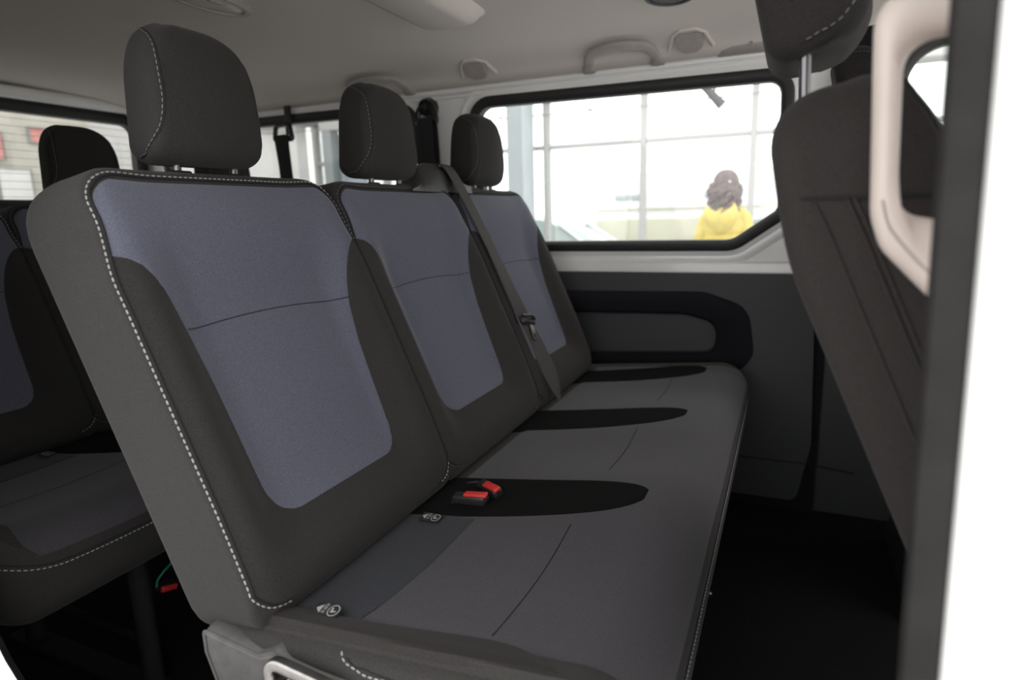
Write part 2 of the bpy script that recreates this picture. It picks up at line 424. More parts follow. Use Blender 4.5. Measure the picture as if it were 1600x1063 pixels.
# lower trim on the left wall with the armrest pocket
mapT = lambda p, h: V((p.x, 1.455 - h, p.y))
T = densify(roundpoly([(-1.83, 0.737), (0.792, 0.737), (0.812, 0.24), (0.780, 0.058), (-1.83, 0.045)], [0.01, 0.006, 0.12, 0.03, 0.02]), 0.05)
PK = densify(roundpoly([(-0.20, 0.600), (0.44, 0.612), (0.535, 0.59), (0.53, 0.502), (-0.20, 0.455)], [0.03, 0.05, 0.045, 0.03, 0.03]), 0.025)
v, f = plate(T, [PK], mapT, 0.02)
trim = structure(link('trim_1', v, f, P_TRIM, smooth=False))
PKo = densify(roundpoly([(-0.28, 0.672), (0.50, 0.684), (0.625, 0.640), (0.645, 0.50), (0.615, 0.452), (-0.28, 0.41)], [0.05, 0.09, 0.075, 0.05, 0.03, 0.04]), 0.025)
def ring2(a, b, prof, mp):
    # blend between two closed outlines: prof is (t, height); outlines resampled to equal counts
    def rs(lp, n):
        L = [0]
        for i in range(len(lp)): L.append(L[-1] + (lp[(i + 1) % len(lp)] - lp[i]).length)
        out = []
        for k in range(n):
            d = L[-1] * k / n
            i = max(j for j in range(len(lp)) if L[j] <= d + 1e-9)
            t = (d - L[i]) / max(1e-9, L[i + 1] - L[i]); out.append(lp[i].lerp(lp[(i + 1) % len(lp)], t))
        return out
    n = 120; A = rs(a, n); B = rs(b, n)
    k0 = min(range(n), key=lambda k: (B[k] - A[0]).length); B = B[k0:] + B[:k0]
    rings = [[mp(A[i].lerp(B[i], t), h) for t, h in prof] for i in range(n)]
    return loft(rings, closed=True, cyc=True)
link('armrest_ring', *ring2(PKo, PK, [(0.0, -0.004), (0.03, 0.010), (0.12, 0.017), (0.5, 0.024), (0.85, 0.020), (0.97, 0.010), (1.0, -0.012), (0.5, -0.02)], mapT), P_TRIMD, trim)
v, f = plate(offset(PK, 0.008), [], lambda p, h: mapT(p, -0.016 - 0.05 * (0.62 - p.y) * 0.2)); link('pocket_back', v, f, P_TRIM, trim)
link('trim_joint', *tube([(-1.8, 1.4545, 0.172), (0.815, 1.4545, 0.180)], 0.0018, 6), PIPE, trim)
# trim at the foot of the left B-pillar
T2 = densify(roundpoly([(0.795, 0.735), (0.812, 0.70), (0.832, 0.62), (0.832, 0.16), (0.795, 0.16)], 0.008), 0.05)
v, f = plate(T2, [], lambda p, h: V((p.x, 1.485 - h, p.y)), 0.025); t2 = structure(link('trim_2', v, f, P_TRIMD, smooth=False))
T3 = densify(roundpoly([(0.800, 0.70), (1.9, 0.78), (1.9, 0.0), (0.80, 0.0)], 0.02), 0.08)
v, f = plate(T3, [], lambda p, h: V((p.x, 1.497 - h, p.y)), 0.02); structure(link('trim_3', v, f, P_TRIM, smooth=False))
structure(link('trim_6', *rbox((-0.5, 1.478, 0.12), (2.66, 0.02, 0.24), 0.005), P_TRIMD, smooth=False))
link('kick_joint', *tube([(0.80, 1.4755, 0.172), (0.93, 1.4755, 0.16)], 0.0018, 6), PIPE, t2)
# left B-pillar cover (black, behind the front seats)
v, f = loft([[V((x, y - 0.10 * (z - 0.735), z)) for x, y in ((0.80, 1.49), (0.815, 1.462), (0.90, 1.458), (0.925, 1.49))] for z in (0.70, 1.0, 1.28, 1.36)])
structure(link('trim_4', v, f, P_TRIMD, smooth=False))

# ------------------------------------------------------------------ seats
def ends(b, b0, b1, r0, r1):
    x = 0
    if b - b0 < r0: x = max(x, r0 - math.sqrt(max(0, r0 * r0 - (r0 - (b - b0)) ** 2)))
    if b1 - b < r1: x = max(x, r1 - math.sqrt(max(0, r1 * r1 - (r1 - (b1 - b)) ** 2)))
    return x
def brows(b0, b1, r0, r1, nm=30, ne=12):
    out = [b0 + r0 * (1 - math.cos(pi / 2 * k / ne)) for k in range(ne)]
    out += [b0 + r0 + (b1 - r1 - b0 - r0) * k / nm for k in range(nm)]
    out += [b1 - r1 + r1 * math.sin(pi / 2 * k / ne) for k in range(ne + 1)]
    return out
def section(fr, b, ca, W, Wb, F, nin, nb, r, rb, nf=33):
    """rounded section across the body at height b; F(a, b) is the front relief"""
    pts = []
    th = F(0, b) - nb - 2 * nin
    r = min(r, th * 0.45, W * 0.4); rb = min(rb, th * 0.45, Wb * 0.4)
    for k in range(nf):
        a = -(W - r) + 2 * (W - r) * k / (nf - 1); pts.append((a, F(a, b) - nin))
    n1 = F(W - r, b) - nin; n2 = nb + nin
    arc = lambda cx, cy, rr, a0, a1, m=6: [(cx + rr * math.cos(math.radians(a0 + (a1 - a0) * k / m)), cy + rr * math.sin(math.radians(a0 + (a1 - a0) * k / m))) for k in range(m + 1)]
    pts += arc(W - r, n1 - r, r, 90, 0)[1:]
    pts += arc(Wb - rb, n2 + rb, rb, 0, -90)
    pts += [((Wb - rb) * (1 - 2 * k / 8), n2) for k in range(1, 8)]
    pts += arc(-(Wb - rb), n2 + rb, rb, -90, -180)
    pts += arc(-(W - r), n1 - r, r, 180, 90)[:-1]
    return [fr.P(ca + a, b, n) for a, n in pts]

def make_backrest(fr, root, ca, colors, stitch=True, level=0.34, thin=0.0, pivot=0.014):
    """one seat back: body > centre panel, seam, piping, stitching"""
    W0, B0, B1 = 0.226, -0.01, 0.566
    Wd = lambda b: W0 - 0.012 * sm(0.41, 0.50, b)
    def F(a, b):
        s = abs(a) / Wd(b)
        vm = sm(0.02, 0.14, b) * (1 - 0.85 * sm(0.36, 0.50, b))
        dip = -0.034 * vm * (1 - sm(0.50, 0.88, s))
        wing = 0.007 * vm * math.exp(-((s - 0.82) / 0.16) ** 2)
        edge = -0.006 * sm(0.86, 1.0, s)
        top = -0.010 * sm(0.48, 0.56, b) ** 2 - 0.012 * (1 - sm(-0.01, 0.05, b))
        return dip + wing + edge + top
    rings = []
    for b in brows(B0, B1, 0.035, 0.055, 34, 12):
        wi = ends(b, B0, B1, 0.03, 0.055); ni = ends(b, B0, B1, 0.02, 0.014)
        W = Wd(b) - wi; Wb = 0.220 - ends(b, B0, B1, 0.055, 0.085) * 0.9
        rings.append(section(fr, b, ca, W, Wb, F, ni, -0.136 + thin * sm(0.40, 0.57, b) + (ends(b, B0, B1, 0.03, 0.058) - ni), 0.009, 0.022))
    v, f = loft(rings)
    if level:                                     # crown of the back cut level instead of square to its lean
        for i, p in enumerate(v):
            q = p - fr.O; v[i] = p - fr.B * (level * (q.dot(fr.N) + pivot) * sm(0.36, 0.56, q.dot(fr.B)))
    body = link('backrest', v, f, colors[0], root)
    bv = bvh_of(v, f)
    # centre panel
    key = [(0.090, 0.075), (0.0915, 0.095), (0.095, 0.110), (0.102, 0.122), (0.112, 0.1305), (0.13, 0.1365), (0.16, 0.139), (0.22, 0.142), (0.28, 0.146), (0.34, 0.154), (0.375, 0.162), (0.40, 0.170), (0.418, 0.179), (0.432, 0.189), (0.441, 0.199), (0.446, 0.208), (0.449, 0.216)]
    rows = []
    for i in range(len(key) - 1):
        (b0, h0), (b1, h1) = key[i], key[i + 1]; n = max(2, int((b1 - b0) / 0.012), int(abs(h1 - h0) / 0.004))
        for k in range(n): t = k / n; rows.append((b0 + (b1 - b0) * t, h0 + (h1 - h0) * t))
    cut = lambda b: Wd(b) - 0.0058 - (0.047 - math.sqrt(max(0, 0.047 ** 2 - max(0, b - 0.510) ** 2)))
    rows += [(b, cut(b)) for b in [0.449 + 0.061 * k / 7 for k in range(8)] + [0.510 + 0.0466 * math.sin(pi / 2 * k / 14) for k in range(1, 15)]]
    rows = [(b - 0.0075 * sm(0.50, 0.556, b), h) for b, h in rows]
    pan = drape(bv, fr, [(b, ca - h, ca + h) for b, h in rows], 41, 0.0028, 'centre_panel', colors[1], body)
    pan['label'] = colors[3]
    # seam across the panel
    pth = [drop(bv, fr, ca + a, 0.352 + 0.010 * (1 - (a / 0.155) ** 2), 0.0031) for a in [-0.153 + 0.306 * k / 30 for k in range(31)]]
    link('seam', *tube(pth, 0.0008, 5), F_SLATE, body)
    # piping round the front edge
    def edge(da, dn, b_lo=0.034):
        out = [(-(W0 + da - i_), b_, F(0.2, 0.03) + dn) for i_, b_ in ((0.050, 0.0), (0.036, 0.003), (0.022, 0.009), (0.010, 0.018), (0.003, 0.027))]
        for k in range(51):
            b = b_lo + (0.511 - b_lo) * k / 50; out.append((-(Wd(b) + da), b, F(Wd(b) - 0.009, b) + dn))
        R_ = 0.055 + da; n1 = F(0.15, 0.545) - 0.004 + dn
        for k in range(1, 14):
            q = pi / 2 * k / 14; out.append((-(Wd(0.52) - 0.055) - R_ * math.cos(q), 0.511 + (R_ - 0.008) * math.sin(q), F(Wd(0.52) - 0.009, 0.511) * (1 - k / 14) + n1 * k / 14 + (dn if k < 14 else 0) * (1 - k / 14)))
        mid = [(-0.155 + 0.31 * k / 24, 0.511 + R_ - 0.008, n1) for k in range(25)]
        return out + mid + [(-a, b, n) for a, b, n in reversed(out)]
    pp = [near(bv, fr.P(ca + a, b, n), 0.0006) for a, b, n in edge(-0.0045, 0.006)]
    link('piping', *tube(pp, 0.0014, 6), PIPE, body)
    if stitch:
        sp = [near(bv, fr.P(ca + a, b, n), 0) for a, b, n in edge(-0.0012, 0.0010)]
        sp = [p for i, p in enumerate(sp) if i == 0 or (p - sp[i - 1]).length > 1e-4]
        stitches(bv, sp, 'stitching', THREAD if stitch == 1 else THREAD_X, body)
    return body, bv, F

def make_headrest(fr0, root, ca, colors, stitch=True, post_mat=DSTEEL, lean=-3.0, gap=0.0, post_n=0.0):
    """headrest > post, post_guide, stitching"""
    B0, B1 = 0.0, 0.184
    o_ = fr0.P(0, 0.572, -0.036); q_ = math.radians(lean)
    fr = Frame(o_ + V((0, 0, 0.012 + gap)), fr0.A, (-math.sin(q_), 0, math.cos(q_)), (math.cos(q_), 0, math.sin(q_)))
    def F(a, b):
        t = (b - B0) / (B1 - B0)
        return 0.036 - 0.040 * max(0, t - 0.30) ** 1.6 - 0.010 * (a / 0.085) ** 2 - 0.006 * (1 - sm(0, 0.25, t))
    rings = []
    for b in brows(B0, B1, 0.03, 0.075, 14, 14):
        t = (b - B0) / (B1 - B0)
        wi = ends(b, B0, B1, 0.028, 0.078); ni = ends(b, B0, B1, 0.026, 0.030)
        W = 0.0865 + 0.007 * (1 - t) ** 1.5 - wi * 0.88
        rings.append(section(fr, b, ca, W, (0.075 - wi * 0.55), F, ni, -0.070 + 0.006 * t, 0.018, 0.026, 21))
    v, f = loft(rings)
    hr = link('headrest', v, f, colors[0], root); bv = bvh_of(v, f)
    for s in (-1, 1):
        p = catmull([(-0.044, 0.168, -0.040), (-0.060, 0.164, -0.012), (-0.070, 0.148, 0.010), (-0.0745, 0.115, 0.022), (-0.0755, 0.08, 0.026), (-0.080, 0.045, 0.020), (-0.086, 0.022, 0.008), (-0.088, 0.010, -0.010), (-0.080, 0.002, -0.040)], 10)
        p = [near(bv, fr.P(ca - s * q.x, q.y, q.z), 0) for q in p]
        link('seam', *tube([near(bv, q, 0.0) for q in p], 0.0009, 5), PIPE, hr)
        if stitch and s == -1 or stitch == 2:
            q2 = [q + fr.A * (s * 0.004) for q in p]
            stitches(bv, [near(bv, q, 0) for q in q2], 'stitching', THREAD_D, hr, r=0.0006)
    for s in (-1, 1):
        link('post', *tube([fr0.P(ca + s * 0.048, 0.50, -0.04 + post_n), fr0.P(ca + s * 0.048, 0.565, -0.038 + post_n), fr.P(ca + s * 0.048, 0.03, post_n * 0.8)], 0.0058, 10), post_mat, hr)
        Mx = Matrix((fr.A, fr.N, fr.B)).transposed()
        Mx = Matrix((fr0.A, fr0.N, fr0.B)).transposed()
        g = link('post_guide', *rbox(fr0.P(ca + s * 0.048, 0.568, -0.038 + post_n), (0.036, 0.026, 0.012), 0.004, Mx), P_BLACK, hr)
    return hr

TILT = math.radians(23.7)
def back_frame(x, y, z): return Frame((x, y, z), (0, 1, 0), (-math.sin(TILT), 0, math.cos(TILT)), (math.cos(TILT), 0, math.sin(TILT)))
SEATCOL = (F_DARK, F_BLUE, PIPE, 'heathered blue centre panel')

def make_bench():
    root = thing('bench_seat', (0.3, 0.66, 0.02), '', 'seat')
    fr = back_frame(0.211, 0, 0.48)
    CA = (0.212, 0.646, 1.080)
    info = []
    for i, ca in enumerate(CA):
        info.append(make_backrest(fr, root, ca, SEATCOL, stitch=1 if i == 0 else 2))
        make_headrest(fr, root, ca + (-0.005, 0.0, 0.018)[i], SEATCOL)
    # ---- cushion: a = y, b = x, n = z
    cf = Frame((0, 0, 0.465), (0, 1, 0), (1, 0, 0), (0, 0, 1))
    ca, W0, B0, B1 = 0.672, 0.688, 0.10, 0.642
    def F(a, b):
        y = a + ca
        n = 0.022 * math.exp(-((y + 0.005) / 0.045) ** 2) + 0.010 * math.exp(-((y - 1.35) / 0.05) ** 2)
        for c in CA: n += -0.007 * math.exp(-((y - c) / 0.13) ** 2) * sm(0.2, 0.4, b)
        n += 0.085 * (b - 0.30) - 0.020 * sm(0.56, 0.64, b)
        return n
    rings = []
    for b in brows(B0, B1, 0.05, 0.06, 36, 14):
        wi = ends(b, B0, B1, 0.03, 0.075); ni = ends(b, B0, B1, 0.03, 0.045)
        rings.append(section(cf, b, ca, W0 - wi, W0 - 0.02 - wi, F, ni, -0.125, 0.022, 0.03, 121))
    v, f = loft(rings); cu = link('seat_cushion', v, f, F_DARK, root); bv = bvh_of(v, f)
    # grey top cover wrapping over the front edge
    rows = [(0.20, 0.046, 1.318)] + [(0.20 + 0.37 * k / 20, 0.046, 1.318) for k in range(1, 21)]
    rows += [(0.585, 0.044, 1.32), (0.60, 0.040, 1.322), (0.612, 0.037, 1.322), (0.622, 0.038, 1.32), (0.630, 0.042, 1.315), (0.636, 0.048, 1.31), (0.640, 0.06, 1.30)]
    tp = drape(bv, cf, rows, 90, 0.0022, 'seat_cover', F_GREY, cu); tp['label'] = 'heathered grey seat cover'
    # dark strip at the root of the nearest backrest
    st = drape(bv, cf, [(0.15 + 0.008 * k, 0.046, 0.330) for k in range(18)] + [(0.290, 0.046, 0.33), (0.294, 0.08, 0.33), (0.300, 0.16, 0.33), (0.306, 0.23, 0.33), (0.310, 0.28, 0.325)], 40, 0.0034, 'rear_strip', F_SLATE, cu); st['label'] = 'dark slate rear strip'
    # black ovals where the buckles sit
    def oval(y0, y1, tip, skew, name='buckle_inlay'):
        rows = []; yc, h = (y0 + y1) / 2, (y1 - y0) / 2
        for k in range(30):
            b = 0.15 + (tip - 0.15) * math.sin(pi / 2 * k / 29)
            t = (b - 0.15) / (tip - 0.15)
            hh = h * (1 - t ** 9) ** 0.5 * (1 - 0.22 * t) if t < 1 else 0.001; yk = yc + skew * (t ** 1.3 - 0.3)
            rows.append((b, yk - max(hh, 0.001), yk + max(hh, 0.001)))
        o = drape(bv, cf, rows, 27, 0.0046, name, F_BLACK, cu); o['label'] = 'black tongue-shaped inlay'; return o
    oval(0.315, 0.487, 0.542, 0.075); oval(0.738, 0.905, 0.540, 0.095); oval(1.15, 1.30, 0.535, 0.08)
    # dark side bolster strip at the aisle end
    rows = []
    for k in range(30):
        b = 0.15 + 0.395 * math.sin(pi / 2 * k / 29); t = max(0, (b - 0.42) / 0.125)
        rows.append((b, 0.0 + 0.012 * t * t, 0.052 + 0.018 * sm(0.25, 0.5, b) - 0.055 * t ** 3))
    o = drape(bv, cf, rows, 15, 0.004, 'side_bolster', F_SEATB, cu)
    # creases
    for y0, y1 in ((0.068, 0.335), (0.55, 0.775), (0.99, 1.21)):
        p = [drop(bv, cf, y0 + (y1 - y0) * k / 20, 0.450 + 0.004 * math.sin(pi * k / 20), 0.0022) for k in range(21)]
        link('crease', *tube(p, 0.0006, 5), F_BLACK, cu)
    # stitching round the aisle end and front edge of the cushion
    def guess(off):
        g = [V((0.306, -0.02 , 0.499)), V((0.314, -0.03, 0.490)), V((0.328, -0.03, 0.479)), V((0.355, -0.03, 0.473)), V((0.42, -0.03, 0.474)), V((0.50, -0.03, 0.478)), V((0.565, -0.025, 0.478)), V((0.605, 0.0, 0.466)), V((0.638, 0.04, 0.444)), V((0.66, 0.10, 0.432))]
        g += [V((0.66, 0.10 + 1.15 * k / 12, 0.430)) for k in range(1, 13)]
        return catmull(g, 8)
    gp = [near(bv, q, 0.0003) for q in guess(0)]
    link('piping', *tube(gp[8:], 0.0010, 6), PIPE, cu)
    stitches(bv, [near(bv, q - V((0, 0, 0.006)), 0) for q in guess(0)], 'stitching', THREAD, cu)
    # anchor tags
    for (tx, ty, rz, nm) in ((0.250, 0.041, 0.10, 0), (0.236, 0.296, 0.02, 1)):
        z = drop(bv, cf, ty, tx, 0.0085).z
        Mt = Matrix.Rotation(rz, 3, 'Z') @ Matrix.Rotation(0.10, 3, 'X')
        t = link('anchor_tag', *rbox((tx, ty, z), (0.034, 0.021, 0.0016), 0.0006, Mt), TAGB, root); t['label'] = 'small black anchor tag with white symbols'
        def put(pts, zoff=0.0011): return [Mt @ V((x, y, zoff)) + V((tx, ty, z)) for x, y in pts]
        mb = MB()
        mb.add(put([(-0.0145, 0.0), (-0.0075, 0.007), (-0.0075, -0.007)]), [(0, 1, 2)])
        # lettering ISOFIX running across the tag in small bars
        L = {'I': [((0, 0), (0, 1))], 'S': [((.7, 1), (0, 1)), ((0, 1), (0, .5)), ((0, .5), (.7, .5)), ((.7, .5), (.7, 0)), ((.7, 0), (0, 0))], 'O': [((0, 0), (0, 1)), ((0, 1), (.7, 1)), ((.7, 1), (.7, 0)), ((.7, 0), (0, 0))], 'F': [((0, 0), (0, 1)), ((0, 1), (.7, 1)), ((0, .5), (.5, .5))], 'X': [((0, 0), (.7, 1)), ((0, 1), (.7, 0))]}
        u = -0.0085
        for ch in 'ISOFIX':
            for (xa, ya), (xb, yb) in L[ch]:
                # text reads along local -y
                A_ = V((-0.0055 + 0.0042 * (ya), -(u + xa * 0.0024))); B_ = V((-0.0055 + 0.0042 * (yb), -(u + xb * 0.0024)))
                d = (B_ - A_).normalized(); n_ = V((-d.y, d.x)) * 0.00035
                mb.add(put([A_ + n_, B_ + n_, B_ - n_, A_ - n_]), [(0, 1, 2, 3)])
            u += 0.0014 if ch == 'I' else 0.0033
        cx = 0.0085
        ring = [(cx + 0.0072 * math.cos(q), 0.0092 * math.sin(q)) for q in [2 * pi * k / 24 for k in range(24)]]
        ring2_ = [(cx + 0.0060 * math.cos(q), 0.0078 * math.sin(q)) for q in [2 * pi * k / 24 for k in range(24)]]
        mb.add(put(ring + ring2_), [(k, (k + 1) % 24, 24 + (k + 1) % 24, 24 + k) for k in range(24)])
        # seat pictogram: a reclined child seat
        mb.add(put([(cx - 0.003, -0.004), (cx + 0.0035, -0.002), (cx + 0.0032, 0.0005), (cx - 0.0005, -0.0008), (cx - 0.0015, 0.0045), (cx - 0.0038, 0.004)]), [(0, 1, 2, 3, 4, 5)])
        link('tag_print', mb.v, mb.f, TAGW, t, smooth=False)
    # recliner cover, lever, bolt at the aisle end
    prof = roundpoly([(0.118, 0.462), (0.205, 0.452), (0.228, 0.462), (0.245, 0.455), (0.34, 0.447), (0.355, 0.36), (0.30, 0.32), (0.15, 0.32), (0.135, 0.38), (0.118, 0.43)], [0.008, 0.02, 0.01, 0.015, 0.015, 0.02, 0.02, 0.02, 0.02, 0.01], 5)
    prof = densify(prof, 0.02)
    mp = lambda p, h: V((p.x, 0.005 - h, p.y))
    v, f = plate(prof, [], lambda p, h: mp(p, 0.028 + h), 0.0)
    rim, rf = ringstrip(prof, [(0.0, -0.02), (0.002, 0.012), (-0.002, 0.026), (-0.006, 0.029)], mp)
    mb = MB().add(v, f).add(rim, rf); link('recliner_cover', mb.v, mb.f, P_GREY, root)
    lp = [V((q.x, -0.034, q.y)) for q in roundpoly([(0.232, 0.462), (0.322, 0.452), (0.328, 0.36), (0.238, 0.36)], [0.014, 0.014, 0.01, 0.01], 6)]
    link('recliner_lever', *tube(lp, 1, cyc=True, prof=rrect(0.007, 0.006, 0.003, 3), upv=(0, -1, 0)), STEEL, root)
    link('recliner_plate', *rbox((0.28, -0.028, 0.405), (0.085, 0.006, 0.085), 0.003), P_BLACK, root)
    link('pivot_bolt', *tube([(0.247, -0.022, 0.437), (0.247, -0.040, 0.437)], lambda t: 0.0085 - 0.002 * t, 10), STEEL, root)
    link('spring_strut', *tube([(0.258, -0.036, 0.447), (0.276, -0.036, 0.425)], 0.004, 8), STEEL, root)
    # steel legs and floor runners
    for y in (0.255, 1.10):
        for x in (0.535, 0.15):
            link('leg', *tube([(x, y, 0.025), (x + 0.002, y, 0.36)], 0.019, 16), BLACKSTEEL, root)
        link('leg_bracket', *rbox((0.535, y, 0.335), (0.06, 0.05, 0.04), 0.01), P_BLACK, root)
        link('floor_runner', *rbox((0.33, y, 0.03), (0.50, 0.05, 0.02), 0.006), MATTE, root)
        link('cross_tube', *tube([(0.15, y, 0.14), (0.52, y, 0.14)], 0.010, 10), MATTE, root)
    link('cushion_pan', *rbox((0.36, 0.672, 0.345), (0.40, 1.2, 0.03), 0.01), P_BLACK, root)
    for y in (0.45, 0.92):
        link('runner_latch', *rbox((0.585, y, 0.036), (0.03, 0.012, 0.012), 0.004), STEEL, root)
    # belt outlet housing on the shoulder of the middle seat back
    hb = []
    for t in [k / 10 for k in range(11)]:
        y = 0.695 + 0.275 * t
        h = 0.074 * sm(0.0, 0.40, t) * (1 - 0.72 * sm(0.66, 1.0, t)) + 0.006
        hb.append([fr.P(y, 0.548 + (0.5 + 0.5 * w_) * h, n_) for n_, w_ in ((-0.008, -1), (-0.006, 0.2), (-0.016, 0.9), (-0.035, 1.0), (-0.07, 0.9), (-0.085, 0.3), (-0.086, -1))])
    ho = link('belt_outlet', *loft(hb), P_BLACK, root)
    link('belt_slot', *rbox(fr.P(0.885, 0.617, -0.022), (0.03, 0.058, 0.008), 0.003, Matrix.Rotation(-TILT, 3, 'Y')), P_GLOSS, ho)
    return root, fr, cf, bv, info

bench, BF, CF, CBV, BINFO = make_bench()
tag(bench, 'nearest three-place bench in dark cloth with blue back panels and a grey cushion', 'seat', 'cloth bench seats')
bench3 = copy_tree(bench)
bench3.location = V(bench.location) + V((-0.915, -0.03, -0.01))
bench3['label'] = 'shadowed rear bench behind the nearest bench, below the back window'

# ------------------------------------------------------------------ front seats
def make_front_seat(y0, label):
    root = thing('front_seat', (1.15, y0 + 0.226, 0.02), label, 'seat', 'front row seats')
    fr = back_frame(1.016, 0, 0.535); ca = y0 + 0.226
    body, bv, F = make_backrest(fr, root, ca, (F_SEATB, F_SLATE, PIPE, 'dark slate centre panel'), stitch=0, level=0.30, thin=0.028, pivot=0.075)
    hr = make_headrest(Frame(fr.O + V((0.004, 0, -0.010)), fr.A, fr.B, fr.N), root, ca, (F_SEATB,), stitch=2, lean=15, gap=0.035, post_mat=DSTEEL, post_n=-0.035)
    # cover seams on the flank and the back
    W = 0.226
    for n_, b0, b1 in ((-0.100, -0.0, 0.470), (-0.078, -0.0, 0.463), (-0.073, -0.0, 0.462)):
        p = [near(bv, fr.P(ca - W - 0.02, b0 + (b1 - b0) * k / 30, n_), 0.0004) for k in range(31)]
        link('cover_seam', *tube(p, 0.0016, 6), F_SEATB, body)
    p = [(bv.ray_cast(q_ - V((0, 0.1, 0)), V((0, 1, 0)))[0] or q_) - V((0, 0.0005, 0)) for q_ in [fr.P(ca - W, 0.478 - 0.044 * k / 20, -0.108 + 0.100 * k / 20) for k in range(21)]]
    link('cover_seam', *tube(p, 0.0014, 6), PIPE, body)
    p = [near(bv, fr.P(ca - W + 0.03 + 0.39 * k / 20, 0.484, -0.16), 0.0006) for k in range(21)]
    link('cover_seam', *tube(p, 0.0014, 6), PIPE, body)
    # cushion
    cf = Frame((0, 0, 0.50), (0, 1, 0), (1, 0, 0), (0, 0, 1))
    Fc = lambda a, b: 0.02 * math.exp(-((abs(a) - 0.2) / 0.05) ** 2) + 0.012 * sm(1.2, 1.35, b)
    rings = []
    for b in brows(0.92, 1.46, 0.05, 0.06, 20, 10):
        wi = ends(b, 0.92, 1.46, 0.03, 0.07); ni = ends(b, 0.92, 1.46, 0.03, 0.045)
        rings.append(section(cf, b, ca, 0.235 - wi, 0.225 - wi, Fc, ni, -0.12, 0.02, 0.03, 31))
    v, f = loft(rings); cu = link('seat_cushion', v, f, F_SEATB, root); cb = bvh_of(v, f)
    rows = [(1.05 + 0.36 * k / 14, ca - 0.155, ca + 0.155) for k in range(15)]
    drape(cb, cf, rows, 25, 0.002, 'cushion_panel', F_GREY, cu)
    # pedestal, slide rails, recliner knob
    prof = [(0.86, 0.022), (0.90, 0.20), (0.92, 0.34), (0.96, 0.372), (1.40, 0.372), (1.42, 0.30), (1.44, 0.022)]
    bp = densify(roundpoly(prof, 0.03, 5), 0.04)
    rings = [[V((q.x + (1.15 - q.x) * k_, y, q.y)) for q in bp] for y, k_ in ((ca - 0.19, 0.06), (ca - 0.18, 0.0), (ca + 0.18, 0.0), (ca + 0.19, 0.06))]
    link('pedestal', *loft(rings), P_BLACK, root)
    link('recliner_knob', *tube([(0.985, ca - 0.225, 0.46), (0.985, ca - 0.265, 0.46)], lambda t: 0.042 - 0.006 * t, 20), P_GLOSS, root)
    link('side_cover', *rbox((1.05, ca - 0.215, 0.44), (0.26, 0.03, 0.10), 0.014), P_BLACK, root)
    return root
passenger = make_front_seat(0.10, 'dark front passenger seat seen from behind, nearest the beige pillar handle')
driver = copy_tree(passenger)
driver.location = V(passenger.location) + V((0.13, 0.84, 0.0))
driver['label'] = 'dark driver seat half hidden beyond the front passenger seat'

# ------------------------------------------------------------------ grab handle on the right B-pillar
gh = thing('pillar_grab_handle', (0.86, 0.0, 0.95), 'beige loop grab handle on the pillar beside the open door', 'handle')
mpH = lambda p, h: V((p.x, 0.043 - h - 0.10 * max(0, p.x - 0.80), p.y))
Ho = densify(roundpoly([(0.7610, 1.056), (0.7690, 0.915), (0.7765, 0.893), (0.822, 0.845), (0.90, 0.83), (0.90, 1.09), (0.80, 1.064)], [0.040, 0.05, 0.03, 0.05, 0.02, 0.02, 0.05], 10), 0.012)
Hi = densify(roundpoly([(0.7800, 1.026), (0.7850, 0.917), (0.830, 0.908), (0.845, 0.910), (0.845, 1.032), (0.83, 1.032)], [0.020, 0.016, 0.01, 0.01, 0.01, 0.01], 10), 0.006)
link('loop', *ring2(Ho, Hi, [(0.0, -0.004), (0.015, 0.004), (0.10, 0.009), (0.3, 0.0125), (0.5, 0.0135), (0.75, 0.012), (0.93, 0.007), (1.0, 0.0), (1.0, -0.010), (0.9, -0.015), (0.5, -0.018), (0.1, -0.013)], mpH), BEIGE, gh)
pth = [mpH(V(q), 0.0135) for q in catmull([V((0.7695, 0.925)), V((0.7745, 0.908)), V((0.783, 0.896)), V((0.797, 0.880)), V((0.812, 0.866))], 8)]
link('seam', *tube([p + V((0.004, 0.0, 0.001)) for p in pth], 0.0007, 6), HANDLE, gh)
# beige inner pillar trim carrying it
v, f = loft([[V((x, y, z)) for x, y in ((0.83, -0.09), (0.835, 0.03), (0.85, 0.045), (0.93, 0.045), (0.94, -0.09))] for z in (0.60, 0.85, 1.1, 1.34)])
structure(link('trim_5', v, f, BEIGE, smooth=False))

# ------------------------------------------------------------------ headliner fittings
rib = []
for y, k in ((-0.02, 1), (0.2, 1), (0.9, 1), (0.985, 1), (1.01, 0.9), (1.03, 0.6), (1.07, 0.05)):
    rib.append([V((x, y, 1.428 - (1.428 - z) * k if z < 1.41 else 1.428)) for x, z in ((-0.170, 1.428), (-0.158, 1.400), (-0.140, 1.381), (-0.125, 1.377), (-0.03, 1.377), (-0.014, 1.381), (0.004, 1.400), (0.016, 1.428))])
o = structure(link('roof_duct', *loft(rib), HEAD, ceiling))

